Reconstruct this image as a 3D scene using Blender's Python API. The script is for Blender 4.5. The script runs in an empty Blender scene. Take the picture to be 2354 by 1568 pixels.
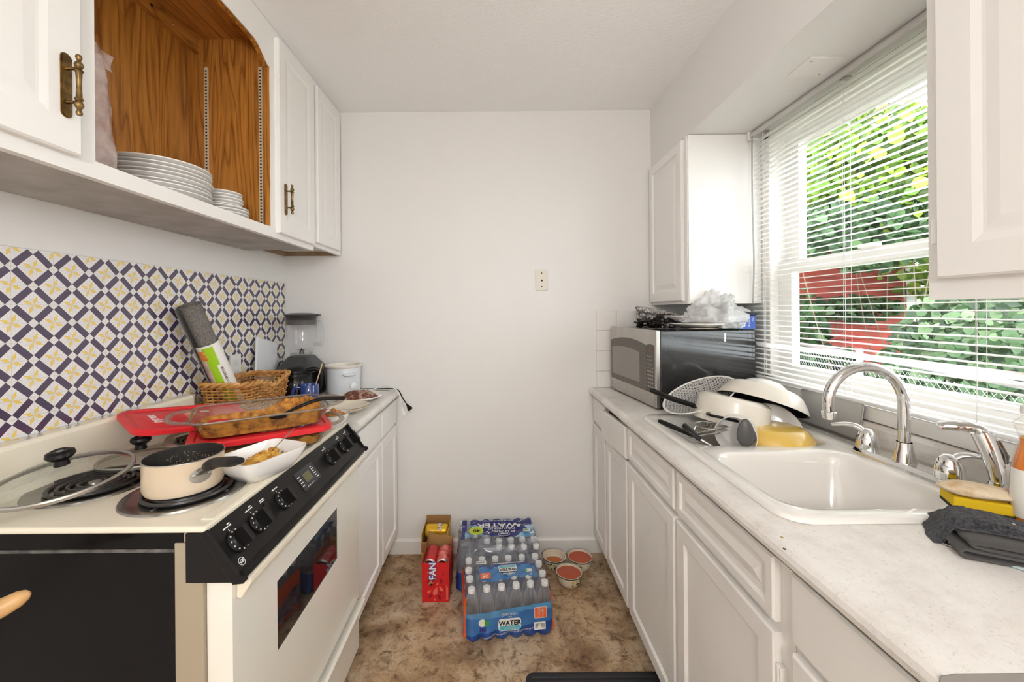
import bpy, bmesh, math, random
from math import sin, cos, pi, radians, sqrt, atan2
from mathutils import Vector, Matrix, noise
random.seed(7)
S = bpy.context.scene
COL = S.collection
# ---------------------------------------------------------------- camera
F, CX, CY, CZ, ROLL = 921.0, 1140.0, 715.0, 1.337, 0.0084   # focal and principal point in pixels of 2354x1568
cam_d = bpy.data.cameras.new('camera'); cam = bpy.data.objects.new('camera', cam_d); COL.objects.link(cam)
cam_d.sensor_fit = 'HORIZONTAL'; cam_d.sensor_width = 36; cam_d.lens = F/2354*36
cam_d.shift_x = (1177-CX)/2354; cam_d.shift_y = -(784-CY)/2354
cam_d.clip_start = .02; cam_d.clip_end = 200
cam.location = (0, 0, CZ); cam.rotation_euler = (pi/2, ROLL, 0)
S.camera = cam
# ---------------------------------------------------------------- world, sun, exposure
w = bpy.data.worlds.new('world'); S.world = w; w.use_nodes = True
bg = w.node_tree.nodes['Background']
bg.inputs[0].default_value = (.92, .97, 1.0, 1); bg.inputs[1].default_value = 5.6
sun_d = bpy.data.lights.new('sun', 'SUN'); sun_d.energy = .9; sun_d.angle = radians(2.5); sun_d.color = (1, .95, .86)
sun = bpy.data.objects.new('sun', sun_d); COL.objects.link(sun)
sun.rotation_euler = Vector((-.62, .52, -.58)).to_track_quat('-Z', 'Y').to_euler()
S.view_settings.view_transform = 'Standard'; S.view_settings.look = 'None'
S.view_settings.gamma = 1.0; S.view_settings.use_curve_mapping = False
S.view_settings.exposure = 0.40
FILL_E = 62.0  # glow of the added globe behind the camera
# ---------------------------------------------------------------- helpers
def ray(px, py):
    dx, dy = px-CX, py-CY
    return ((dx-ROLL*dy)/F, 1.0, -(dy+ROLL*dx)/F)
def onz(px, py, z):
    r = ray(px, py); t = (z-CZ)/r[2]; return Vector((r[0]*t, t, z))
def onx(px, py, x):
    r = ray(px, py); t = x/r[0]; return Vector((x, t, CZ+r[2]*t))
def ony(px, py, y):
    r = ray(px, py); return Vector((r[0]*y, y, CZ+r[2]*y))
def V(*a): return Vector(a)
ORG = {}
def setp(o, **k):
    for a, b in k.items():
        if b is not None: o[a] = b
def thing(name, label, cat, loc=(0, 0, 0), rot=(0, 0, 0), group=None, local=False):
    o = bpy.data.objects.new(name, None); COL.objects.link(o); o.empty_display_size = .05
    o.location = loc; o.rotation_euler = rot if hasattr(rot, '__len__') else (0, 0, rot)
    setp(o, label=label, category=cat, group=group)
    ORG[o.name] = Vector((0, 0, 0)) if local else Vector(loc)
    return o
def dup(root, loc, rot=None, label=None, group=None, scale=None):
    def rec(o, par):
        c = o.copy(); COL.objects.link(c)
        if par: c.parent = par
        for ch in [x for x in KIDS.get(o.name, [])]: rec(ch, c)
        return c
    r = rec(root, None); r.location = loc
    if rot is not None: r.rotation_euler = rot if hasattr(rot, '__len__') else (0, 0, rot)
    if scale: r.scale = scale
    if label: r['label'] = label
    if group: r['group'] = group
    return r
KIDS = {}
def rectring(y0, y1, z0, z1, d, ax):   # helper for panel rings
    return [ax(y0, z0, d), ax(y1, z0, d), ax(y1, z1, d), ax(y0, z1, d)]
class B:
    def __init__(s): s.v = []; s.f = []; s.mi = []; s.sm = []
    def add(s, vs, fs, mi=0, sm=False, M=None):
        o = len(s.v)
        for p in vs:
            p = Vector(p)
            s.v.append(M @ p if M is not None else p)
        for f in fs:
            s.f.append([i+o for i in f]); s.mi.append(mi); s.sm.append(sm)
        return s
    def box(s, a, b, mi=0, M=None):
        x0, y0, z0 = a; x1, y1, z1 = b
        if x0 > x1: x0, x1 = x1, x0
        if y0 > y1: y0, y1 = y1, y0
        if z0 > z1: z0, z1 = z1, z0
        return s.add([(x0,y0,z0),(x1,y0,z0),(x1,y1,z0),(x0,y1,z0),(x0,y0,z1),(x1,y0,z1),(x1,y1,z1),(x0,y1,z1)],
              [(0,3,2,1),(4,5,6,7),(0,1,5,4),(1,2,6,5),(2,3,7,6),(3,0,4,7)], mi, False, M)
    def loft(s, rings, mi=0, sm=True, cap0=True, cap1=True, closed=True, M=None):
        n = len(rings[0]); vs = [p for r in rings for p in r]; fs = []
        for i in range(len(rings)-1):
            for j in range(n if closed else n-1):
                k = (j+1) % n
                fs.append((i*n+j, i*n+k, (i+1)*n+k, (i+1)*n+j))
        if cap0: fs.append(tuple(reversed(range(n))))
        if cap1: fs.append(tuple(range((len(rings)-1)*n, len(rings)*n)))
        return s.add(vs, fs, mi, sm, M)
    def lathe(s, prof, c=(0, 0, 0), n=32, mi=0, sm=True, M=None, sy=1.0, a0=0, a1=2*pi):
        full = abs(a1-a0-2*pi) < 1e-6; c = Vector(c); vs = []; idx = []
        m = n if full else n+1
        for r, z in prof:
            if r < 1e-6: idx.append([len(vs)]*m); vs.append(c+V(0, 0, z))
            else:
                row = []
                for k in range(m):
                    a = a0+(a1-a0)*k/n
                    row.append(len(vs)); vs.append(c+V(r*cos(a), r*sy*sin(a), z))
                idx.append(row)
        fs = []
        for i in range(len(prof)-1):
            for k in range(n):
                k2 = (k+1) % m
                f = [idx[i][k], idx[i][k2], idx[i+1][k2], idx[i+1][k]]
                g = []
                for q in f:
                    if q not in g: g.append(q)
                if len(g) > 2: fs.append(g)
        return s.add(vs, fs, mi, sm, M)
    def tube(s, pts, r, n=8, mi=0, closed=False, caps=True, sm=True, flat=1.0, M=None):
        pts = [Vector(p) for p in pts]; N = len(pts); rings = []; up = None
        for i, p in enumerate(pts):
            if closed: t = (pts[(i+1) % N]-pts[i-1])
            else: t = pts[min(i+1, N-1)]-pts[max(i-1, 0)]
            t = t.normalized() if t.length > 1e-9 else V(0, 0, 1)
            if up is None:
                up = V(0, 0, 1) if abs(t.z) < .9 else V(1, 0, 0)
            a = t.cross(up)
            a = a.normalized() if a.length > 1e-6 else t.orthogonal().normalized()
            b = a.cross(t).normalized(); up = b
            rr = r[i] if hasattr(r, '__len__') else r
            rings.append([p+a*rr*cos(2*pi*k/n)+b*rr*flat*sin(2*pi*k/n) for k in range(n)])
        if closed: rings.append(rings[0])
        return s.loft(rings, mi, sm, caps and not closed, caps and not closed, True, M)
    def prism(s, poly, axis, a0, a1, mi=0, sm=False, M=None):   # poly 2D extruded along an axis
        def m(p, a):
            return {'x': (a, p[0], p[1]), 'y': (p[0], a, p[1]), 'z': (p[0], p[1], a)}[axis]
        return s.loft([[m(p, a0) for p in poly], [m(p, a1) for p in poly]], mi, sm, M=M)
    def grid(s, fn, nu, nv, mi=0, sm=True, M=None):
        vs = [fn(i/nu, j/nv) for i in range(nu+1) for j in range(nv+1)]
        fs = [(i*(nv+1)+j, (i+1)*(nv+1)+j, (i+1)*(nv+1)+j+1, i*(nv+1)+j+1) for i in range(nu) for j in range(nv)]
        return s.add(vs, fs, mi, sm, M)
    def ball(s, c, r, n=16, m=10, mi=0, amp=0, fr=8, seed=0, M=None):
        c = Vector(c); r = Vector(r) if hasattr(r, '__len__') else V(r, r, r); rows = []
        prof = []
        vs = []; fs = []
        for i in range(m+1):
            t = -pi/2+pi*i/m
            for k in range(n):
                a = 2*pi*k/n; d = V(cos(t)*cos(a), cos(t)*sin(a), sin(t))
                q = 1+(amp*noise.noise(d*fr*.5+V(seed*7.3, seed*3.1, seed)) if amp else 0)
                vs.append(c+V(d.x*r.x, d.y*r.y, d.z*r.z)*q)
        for i in range(m):
            for k in range(n):
                k2 = (k+1) % n; fs.append((i*n+k, i*n+k2, (i+1)*n+k2, (i+1)*n+k))
        return s.add(vs, fs, mi, True, M)
    def mesh(s, name, off=None, sharp=38):
        me = bpy.data.meshes.new(name)
        off = off or V(0, 0, 0)
        me.from_pydata([tuple(p-off) for p in s.v], [], s.f)
        me.polygons.foreach_set('material_index', s.mi); me.polygons.foreach_set('use_smooth', s.sm)
        bm = bmesh.new(); bm.from_mesh(me); bmesh.ops.remove_doubles(bm, verts=bm.verts, dist=1e-6)
        bmesh.ops.recalc_face_normals(bm, faces=bm.faces); bm.to_mesh(me); bm.free()
        if sharp and any(s.sm): me.set_sharp_from_angle(angle=radians(sharp))
        me.update(); return me
    def obj(s, name, mats, parent=None, bevel=0, seg=2, sub=0, label=None, solid=0, kind=None, off=None, sharp=38):
        org = ORG.get(parent.name, V(0, 0, 0)) if parent else (off or V(0, 0, 0))
        me = s.mesh(name, org, sharp)
        return mesh_obj(name, me, mats, parent, bevel, seg, sub, label, solid, kind, org)
def mesh_obj(name, me, mats, parent=None, bevel=0, seg=2, sub=0, label=None, solid=0, kind=None, org=None):
    for m in (mats if isinstance(mats, (list, tuple)) else [mats]): me.materials.append(m)
    o = bpy.data.objects.new(name, me); COL.objects.link(o)
    if parent:
        o.parent = parent; KIDS.setdefault(parent.name, []).append(o)
    ORG[o.name] = org if org is not None else V(0, 0, 0)
    if not parent and org is not None: o.location = org
    if solid:
        md = o.modifiers.new('solid', 'SOLIDIFY'); md.thickness = solid; md.offset = 0
    if bevel:
        md = o.modifiers.new('bevel', 'BEVEL'); md.width = bevel; md.segments = seg; md.limit_method = 'ANGLE'; md.angle_limit = radians(40)
        md.harden_normals = False
    if sub:
        md = o.modifiers.new('sub', 'SUBSURF'); md.levels = sub; md.render_levels = sub
    setp(o, label=label, kind=kind)
    return o
def single(b, name, label, cat, mats, loc, group=None, **k):   # a thing that is one mesh, built in world coordinates
    o = b.obj(name, mats, None, off=Vector(loc), **k); setp(o, label=label, category=cat, group=group); return o
def struct(b, name, mats, parent=None, label=None, **k):
    o = b.obj(name, mats, parent, **k)
    if not parent:
        o['kind'] = 'structure'
        if label: o['label'] = label
    return o
def cr(pts, n=8, closed=False):     # Catmull-Rom
    P = [Vector(p) for p in pts]; N = len(P); out = []
    for i in range(N if closed else N-1):
        p0 = P[(i-1) % N] if closed or i > 0 else P[0]; p1 = P[i]; p2 = P[(i+1) % N]
        p3 = P[(i+2) % N] if closed or i+2 < N else P[-1]
        for k in range(n):
            t = k/n
            out.append(.5*((2*p1)+(p2-p0)*t+(2*p0-5*p1+4*p2-p3)*t*t+(-p0+3*p1-3*p2+p3)*t**3))
    if not closed: out.append(P[-1])
    return out
def rrect(hx, hy, r, n=5, z=0, c=(0, 0)):
    out = []
    for cx, cy, a0 in ((hx-r, hy-r, 0), (-hx+r, hy-r, pi/2), (-hx+r, -hy+r, pi), (hx-r, -hy+r, 1.5*pi)):
        for k in range(n+1):
            a = a0+pi/2*k/n; out.append(V(c[0]+cx+r*cos(a), c[1]+cy+r*sin(a), z))
    return out
def frame(o, xa, ya, za):
    return Matrix(((xa[0], ya[0], za[0], o[0]), (xa[1], ya[1], za[1], o[1]), (xa[2], ya[2], za[2], o[2]), (0, 0, 0, 1)))
def text(s, size, mat, parent, M, name='lettering', ext=.0003, bold=0.0, align='CENTER', sx=1.0, warp=None, shear=0):
    cu = bpy.data.curves.new(name, 'FONT'); cu.body = s; cu.size = size; cu.align_x = align; cu.align_y = 'CENTER'
    cu.extrude = ext; cu.offset = bold; cu.resolution_u = 3; cu.shear = shear
    t = bpy.data.objects.new('tmp', cu); COL.objects.link(t)
    me = bpy.data.meshes.new_from_object(t)
    bpy.data.objects.remove(t); bpy.data.curves.remove(cu)
    org = ORG.get(parent.name, V(0, 0, 0))
    for v in me.vertices:
        p = V(v.co.x*sx, v.co.y, v.co.z)
        v.co = (warp(p) if warp else M @ p)-org
    me.materials.clear(); me.name = name
    return mesh_obj(name, me, mat, parent, org=org)
# ---------------------------------------------------------------- materials
def mat(name, col, rough=.5, metal=0, spec=.5, bump=0, bscale=50, var=0, vscale=6, col2=None, trans=0, alpha=1, sheen=0, coat=0, emit=None, sss=0, coords='Object', vlo=.35, vhi=.65, bdist=.002):
    m = bpy.data.materials.new(name); m.use_nodes = True; nt = m.node_tree; p = nt.nodes['Principled BSDF']
    def st(k, v):
        if k in p.inputs: p.inputs[k].default_value = v
    c = (*col, 1)
    st('Base Color', c); st('Roughness', rough); st('Metallic', metal); st('Specular IOR Level', spec)
    st('Transmission Weight', trans); st('Alpha', alpha); st('Sheen Weight', sheen); st('Coat Weight', coat)
    if emit: st('Emission Color', (*emit[0], 1)); st('Emission Strength', emit[1])
    if sss: st('Subsurface Weight', sss); st('Subsurface Radius', (.02, .02, .02))
    tc = nt.nodes.new('ShaderNodeTexCoord') if coords != 'World' else nt.nodes.new('ShaderNodeNewGeometry')
    out = tc.outputs[coords] if coords != 'World' else tc.outputs['Position']
    if var or col2:
        n = nt.nodes.new('ShaderNodeTexNoise'); n.inputs['Scale'].default_value = vscale; n.inputs['Detail'].default_value = 6
        nt.links.new(out, n.inputs['Vector'])
        r = nt.nodes.new('ShaderNodeValToRGB'); r.color_ramp.elements[0].position = vlo; r.color_ramp.elements[1].position = vhi
        if col2: r.color_ramp.elements[0].color = (*col2, 1)
        else: r.color_ramp.elements[0].color = tuple(x*(1-var) for x in col)+(1,)
        r.color_ramp.elements[1].color = c
        nt.links.new(n.outputs['Fac'], r.inputs[0]); nt.links.new(r.outputs[0], p.inputs['Base Color'])
    if bump:
        n = nt.nodes.new('ShaderNodeTexNoise'); n.inputs['Scale'].default_value = bscale; n.inputs['Detail'].default_value = 4
        nt.links.new(out, n.inputs['Vector'])
        b = nt.nodes.new('ShaderNodeBump'); b.inputs['Strength'].default_value = bump; b.inputs['Distance'].default_value = bdist
        nt.links.new(n.outputs['Fac'], b.inputs['Height']); nt.links.new(b.outputs[0], p.inputs['Normal'])
    return m
def thin(name, tint=(1, 1, 1), gloss=.05, rough=.02, ior=1.45, haze=None, hf=0.0, hvar=0, edge=0.0):   # thin clear sheet: see-through plus mirror by angle
    m = bpy.data.materials.new(name); m.use_nodes = True; nt = m.node_tree; nt.nodes.clear()
    o = nt.nodes.new('ShaderNodeOutputMaterial'); t = nt.nodes.new('ShaderNodeBsdfTransparent'); t.inputs[0].default_value = (*tint, 1)
    g = nt.nodes.new('ShaderNodeBsdfGlossy'); g.inputs['Roughness'].default_value = rough
    f0 = ((ior-1)/(ior+1))**2; lw = nt.nodes.new('ShaderNodeLayerWeight'); lw.inputs['Blend'].default_value = .5
    pw = nt.nodes.new('ShaderNodeMath'); pw.operation = 'POWER'; pw.inputs[1].default_value = 5; nt.links.new(lw.outputs['Facing'], pw.inputs[0])
    f = nt.nodes.new('ShaderNodeMath'); f.operation = 'MULTIPLY_ADD'; f.inputs[1].default_value = (1-f0)*.7; f.inputs[2].default_value = f0; nt.links.new(pw.outputs[0], f.inputs[0])
    mx = nt.nodes.new('ShaderNodeMixShader'); nt.links.new(f.outputs[0], mx.inputs[0]); last = t.outputs[0]
    if haze:
        d = nt.nodes.new('ShaderNodeBsdfDiffuse'); d.inputs[0].default_value = (*haze, 1)
        tr = nt.nodes.new('ShaderNodeBsdfTranslucent'); tr.inputs[0].default_value = (*haze, 1)
        ms = nt.nodes.new('ShaderNodeMixShader'); ms.inputs[0].default_value = .4
        nt.links.new(d.outputs[0], ms.inputs[1]); nt.links.new(tr.outputs[0], ms.inputs[2])
        mh = nt.nodes.new('ShaderNodeMixShader'); mh.inputs[0].default_value = hf
        if hvar:
            tc = nt.nodes.new('ShaderNodeTexCoord'); n = nt.nodes.new('ShaderNodeTexNoise'); n.inputs['Scale'].default_value = hvar; n.inputs['Detail'].default_value = 5
            nt.links.new(tc.outputs['Object'], n.inputs['Vector'])
            mr = nt.nodes.new('ShaderNodeMapRange'); mr.inputs[1].default_value = .35; mr.inputs[2].default_value = .7; mr.inputs[3].default_value = hf*.4; mr.inputs[4].default_value = min(1, hf*1.8)
            nt.links.new(n.outputs['Fac'], mr.inputs[0]); nt.links.new(mr.outputs[0], mh.inputs[0])
        if edge:
            e1 = nt.nodes.new('ShaderNodeMath'); e1.operation = 'POWER'; e1.inputs[1].default_value = 2.2; nt.links.new(lw.outputs['Facing'], e1.inputs[0])
            e2 = nt.nodes.new('ShaderNodeMath'); e2.operation = 'MULTIPLY_ADD'; e2.inputs[1].default_value = edge; e2.inputs[2].default_value = hf; nt.links.new(e1.outputs[0], e2.inputs[0]); nt.links.new(e2.outputs[0], mh.inputs[0])
        nt.links.new(t.outputs[0], mh.inputs[1]); nt.links.new(ms.outputs[0], mh.inputs[2]); last = mh.outputs[0]
    nt.links.new(last, mx.inputs[1]); nt.links.new(g.outputs[0], mx.inputs[2]); nt.links.new(mx.outputs[0], o.inputs[0])
    return m
def ramp(nt, fac, stops):
    r = nt.nodes.new('ShaderNodeValToRGB'); e = r.color_ramp.elements
    while len(e) < len(stops): e.new(.5)
    for q, (p, c) in zip(e, stops): q.position = p; q.color = (*c, 1)
    nt.links.new(fac, r.inputs[0]); return r.outputs[0]
def oak(name, axis='z', dark=(.26, .085, .014), light=(.56, .235, .045), sc=.62):
    m = mat(name, light, rough=.28, coat=.3); nt = m.node_tree; p = nt.nodes['Principled BSDF']
    g = nt.nodes.new('ShaderNodeTexCoord'); mp = nt.nodes.new('ShaderNodeMapping')
    s = {'z': (9*sc, 9*sc, .75*sc), 'y': (9*sc, .75*sc, 9*sc), 'x': (.75*sc, 9*sc, 9*sc)}[axis]
    mp.inputs['Scale'].default_value = s; nt.links.new(g.outputs['Object'], mp.inputs[0])
    n = nt.nodes.new('ShaderNodeTexNoise'); n.inputs['Scale'].default_value = 1.2; n.inputs['Detail'].default_value = 2; n.inputs['Distortion'].default_value = .4
    nt.links.new(mp.outputs[0], n.inputs['Vector'])
    mul = nt.nodes.new('ShaderNodeMath'); mul.operation = 'MULTIPLY'; mul.inputs[1].default_value = 16; nt.links.new(n.outputs['Fac'], mul.inputs[0])
    fr = nt.nodes.new('ShaderNodeMath'); fr.operation = 'FRACT'; nt.links.new(mul.outputs[0], fr.inputs[0])
    n2 = nt.nodes.new('ShaderNodeTexNoise'); n2.inputs['Scale'].default_value = 14; n2.inputs['Detail'].default_value = 3; nt.links.new(mp.outputs[0], n2.inputs['Vector'])
    c1 = ramp(nt, fr.outputs[0], [(0, tuple(.6*a+.4*b for a, b in zip(dark, light))), (.25, light), (.8, tuple(x*.94 for x in light)), (1, dark)])
    c2 = ramp(nt, n2.outputs['Fac'], [(.35, (.72, .7, .68)), (.6, (1, 1, 1))])
    mx = nt.nodes.new('ShaderNodeMix'); mx.data_type = 'RGBA'; mx.blend_type = 'MULTIPLY'; mx.inputs[0].default_value = 1
    nt.links.new(c1, mx.inputs[6]); nt.links.new(c2, mx.inputs[7]); nt.links.new(mx.outputs[2], p.inputs['Base Color'])
    return m
WALL = mat('wall_paint', (.785, .772, .755), .55, bump=.12, bscale=160, coords='World')
CEIL = mat('ceiling_paint', (.93, .93, .93), .6, bump=.55, bscale=75, coords='World', bdist=.004)
TRIM = mat('trim_paint', (.82, .80, .77), .4, bump=.05, bscale=90, coords='World')
CAB = mat('cabinet_paint', (.86, .845, .825), .35, bump=.06, bscale=60, coords='World')
CABD = mat('cabinet_paint_worn', (.80, .775, .745), .38, bump=.08, bscale=45, coords='World', var=.07, vscale=3.5)
GREYWOOD = mat('grey_washed_wood', (.50, .48, .46), .7, var=.25, vscale=9, bump=.1, bscale=80)
RAW = mat('raw_plywood', (.36, .24, .14), .8, var=.3, vscale=20)
OAKZ = oak('oak_upright', 'z'); OAKY = oak('oak_lengthwise', 'y')
CREAM = mat('cream_enamel', (.80, .735, .60), .22, coat=.4)
CREAMD = mat('beige_steel', (.36, .30, .215), .45)
WHITE_EN = mat('white_enamel_door', (.80, .775, .70), .25, coat=.3)
BLK = mat('black_plastic', (.009, .008, .008), .35, spec=.22)
BLKG = mat('black_gloss_panel', (.006, .005, .005), .14, spec=.15, var=.4, vscale=3, bump=.02, bscale=12, bdist=.006)
BLKM = mat('black_matte', (.018, .017, .017), .6)
CHROME = mat('chrome', (.78, .78, .78), .08, 1, var=.12, vscale=25)
STEEL = mat('brushed_steel', (.52, .50, .47), .34, 1, var=.12, vscale=14)
DULL = mat('dull_steel', (.36, .35, .34), .35, 1)
BRASS = mat('antique_brass', (.30, .19, .075), .35, 1, var=.55, vscale=70)
WHITE = mat('white_ceramic', (.83, .81, .78), .15, coat=.4)
WHITEP = mat('white_plastic', (.80, .80, .80), .4)
INK = mat('white_ink', (.8, .8, .78), .5)
RED = mat('red_lid_plastic', (.72, .022, .03), .38)
GLASS = thin('clear_glass', (.93, .95, .94), ior=1.5)
GLASSD = thin('dish_glass', (.90, .92, .90), ior=1.6, rough=.04)
PANE = thin('window_pane', (.97, .98, .98), ior=1.25)
FILM = thin('shrink_film', (.93, .94, .95), ior=1.42, rough=.12, haze=(.85, .87, .9), hf=.07, hvar=18)
COFFEE = mat('dark_coffee', (.02, .006, .003), .1)
FOOD = mat('orange_rice_food', (.64, .27, .035), .55, col2=(.15, .045, .008), vscale=42, bump=.6, bscale=140, bdist=.004, vlo=.3, vhi=.6)
FOODY = mat('yellow_potato_food', (.78, .47, .08), .45, col2=(.5, .2, .02), vscale=45, bump=.4, bscale=120, bdist=.003)
MEAT = mat('browned_meat', (.16, .05, .03), .5, col2=(.42, .27, .2), vscale=40, bump=.8, bscale=90, bdist=.006, vlo=.42, vhi=.5)
WICKER = mat('wicker_cane', (.60, .31, .09), .45, col2=(.38, .15, .03), vscale=30)
# ================================================================ structure
XL, XR, YB, YR, ZC = -1.173, 1.19, 2.22, -2.3, 2.443
# floor of vinyl tiles
FLOOR = bpy.data.materials.new('stone_vinyl'); FLOOR.use_nodes = True
nt = FLOOR.node_tree; p = nt.nodes['Principled BSDF']; p.inputs['Roughness'].default_value = .42
g = nt.nodes.new('ShaderNodeNewGeometry')
def ns(scale, det=8, rough=.6, dist=0.0):
    n = nt.nodes.new('ShaderNodeTexNoise'); n.inputs['Scale'].default_value = scale; n.inputs['Detail'].default_value = det
    n.inputs['Roughness'].default_value = rough; n.inputs['Distortion'].default_value = dist
    nt.links.new(g.outputs['Position'], n.inputs['Vector']); return n.outputs['Fac']
def mixc(a, b, fac=None, mode='MIX', f=1.0):
    mx = nt.nodes.new('ShaderNodeMix'); mx.data_type = 'RGBA'; mx.blend_type = mode; mx.inputs[0].default_value = f
    if fac is not None: nt.links.new(fac, mx.inputs[0])
    nt.links.new(a, mx.inputs[6]); nt.links.new(b, mx.inputs[7]); return mx.outputs[2]
c1 = ramp(nt, ns(5.0, 9, .62, .6), [(.30, (.21, .13, .075)), (.42, (.40, .28, .175)), (.53, (.56, .43, .29)), (.68, (.70, .58, .44))])
c2 = ramp(nt, ns(2.1, 5), [(.42, (.93, .83, .70)), (.58, (1.0, 1.0, 1.0))])
c3 = ramp(nt, ns(20, 12, .76, .5), [(.38, (.20, .125, .075)), (.455, (.75, .7, .64)), (.50, (1, 1, 1))])
c4 = ramp(nt, ns(70, 6, .7), [(.34, (.45, .38, .32)), (.48, (1, 1, 1)), (.7, (1.0, .99, .97))])
c = mixc(mixc(mixc(c1, c2, mode='MULTIPLY'), c3, mode='MULTIPLY', f=.85), c4, mode='MULTIPLY', f=.7)
nt.links.new(c, p.inputs['Base Color'])
SUBF = mat('brown_subfloor', (.22, .16, .10), .9)
fl = struct(B().box((XL-.1, YR-.1, -.05), (XR+.1, YB+.1, -.004)), 'floor', SUBF)
ts = .457; y0 = 1.712-ts*10
tb = B(); tb.box((.0002, .0002, 0), (ts-.0002, ts-.0002, .004)); tme = None
for i in range(6):
    for j in range(12):
        x = -1.20+i*ts; y = y0+j*ts
        if y > YB or x > XR: continue
        if tme is None:
            tme = tb.mesh('tile'); tme.materials.append(FLOOR)
        o = bpy.data.objects.new('tile', tme); COL.objects.link(o); o.parent = fl; o.location = (x, y, -.004)
struct(B().box((XL-.1, YR-.1, ZC), (XR+.1, YB+.1, ZC+.1)), 'ceiling', CEIL)
struct(B().box((XL-.12, YB, -.05), (XR+.12, YB+.1, ZC+.1)), 'wall_back', WALL)
struct(B().box((XL-.12, YR-.1, -.05), (XL, YB, ZC+.05)), 'wall_left', WALL)
# rear wall, behind the camera
struct(B().box((XL-.12, YR-.1, -.05), (XR+.12, YR, ZC+.05)), 'wall_rear', WALL)
V0, V1, VZ0, VZ1 = -2.1, -1.0, .92, 2.02  # opening for the added window, out of view
# right wall with window opening
WY0, WY1, WZ0, WZ1 = .80, 1.77, 1.03, 2.10
b = B(); b.box((XR, YR-.1, -.05), (XR+.12, V0, ZC+.05)); b.box((XR, V1, -.05), (XR+.12, WY0, ZC+.05)); b.box((XR, V0, -.05), (XR+.12, V1, VZ0)); b.box((XR, V0, VZ1), (XR+.12, V1, ZC+.05)); b.box((XR, WY1, -.05), (XR+.12, YB, ZC+.05))
b.box((XR, WY0, -.05), (XR+.12, WY1, WZ0)); b.box((XR, WY0, WZ1), (XR+.12, WY1, ZC+.05))
struct(b, 'wall_right', WALL)
# soffit above right cabinets
sof = struct(B().box((.865, YR, 2.12), (XR, YB, ZC)), 'trim_1', WALL, label='boxed soffit above the cabinets and window')
v = onz(1824, 162, 2.12); v2 = onz(1937, 134, 2.12)
struct(B().box((.985, 1.245, 2.114), (1.095, 1.345, 2.12)), 'cover_plate', TRIM, sof, bevel=.001)
for q in ((1.0, 1.26), (1.08, 1.33)):
    struct(B().lathe([(0, 2.1125), (.003, 2.113), (.003, 2.114)], (q[0], q[1], 0), 8), 'screw', DULL, sof)
struct(B().prism([(YB-.014, 0), (YB, 0), (YB, .082), (YB-.006, .082), (YB-.014, .07)], 'x', -.60, .60), 'baseboard_back', TRIM, bevel=.002)
struct(B().box((XL, YR, 0), (XL+.014, .74, .08)), 'baseboard_left', TRIM, bevel=.002)
# ---- window
win = struct(B().box((1.19, WY0, 1.03), (1.30, WY0+.03, 2.10)).box((1.19, WY1-.035, 1.03), (1.30, WY1, 2.10)).box((1.19, WY0, 2.07), (1.30, WY1, 2.10)).box((1.19, WY0, 1.03), (1.30, WY1, 1.05)), 'window_1', TRIM)
def sash(x, z0, z1, nm):
    y0, y1 = WY0+.03, WY1-.035; r = .055
    o = struct(B().box((x, y0, z0), (x+.033, y0+r, z1)).box((x, y1-r-.02, z0), (x+.033, y1, z1)).box((x, y0+r, z1-.045), (x+.033, y1-r-.02, z1)).box((x, y0+r, z0), (x+.033, y1-r-.02, z0+.05)), nm, TRIM, win)
    struct(B().box((x+.012, y0+r, z0+.05), (x+.016, y1-r-.02, z1-.045)), 'pane', PANE, o)
sash(1.225, 1.05, 1.535, 'sash'); sash(1.258, 1.49, 2.07, 'sash')
struct(B().box((1.21, 1.28, 1.535), (1.235, 1.34, 1.548)), 'sash_lock', TRIM, win, bevel=.002)
sill = struct(B().box((1.152, .80, .986), (1.235, 1.78, 1.032)), 'window_sill', TRIM, win, bevel=.006, seg=3)
w2 = struct(B().box((1.22, V0, VZ0), (1.27, V0+.05, VZ1)).box((1.22, V1-.05, VZ0), (1.27, V1, VZ1)).box((1.22, V0, VZ1-.05), (1.27, V1, VZ1)).box((1.22, V0, VZ0), (1.27, V1, VZ0+.05)).box((1.225, V0, 1.45), (1.265, V1, 1.49)), 'fill_window', TRIM)  # extra window added out of view to let in more daylight
struct(B().box((1.243, V0+.05, VZ0+.05), (1.247, V1-.05, VZ1-.05)), 'pane', PANE, w2)
# ---- ceramic tiles at the end of the right counter, painted over
TILE = mat('painted_tile', (.80, .775, .745), .3, bump=.05, bscale=40, coords='World')
GRT = mat('painted_grout', (.70, .675, .64), .6)
tp = thing('tile_backsplash', 'white painted square ceramic tiles on the wall behind the microwave', 'tiles', (.872, 2.22, .912))
B().box((.553, 2.2165, .912), (1.188, 2.2195, 1.335)).obj('grout_bed', GRT, tp)
tme = None
for i in range(6):
    for j in range(4):
        x0 = .555+i*.1115; z0 = 1.334-(j+1)*.1115+.002
        x1 = min(x0+.109, 1.188); z0b = max(z0, .912); z1 = z0+.109
        if x1-x0 > .108 and z0b == z0:
            if tme is None:
                tme = B().box((0, -.006, 0), (.109, 0, .109)).mesh('tile'); tme.materials.append(TILE)
            o = bpy.data.objects.new('tile', tme); COL.objects.link(o); o.parent = tp; o.location = V(x0, 2.2167, z0)-tp.location
            md = o.modifiers.new('bevel', 'BEVEL'); md.width = .0025; md.segments = 2
        else:
            B().box((x0, 2.2107, z0b), (x1, 2.2167, z1)).obj('tile', TILE, tp, bevel=.0025)
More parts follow.
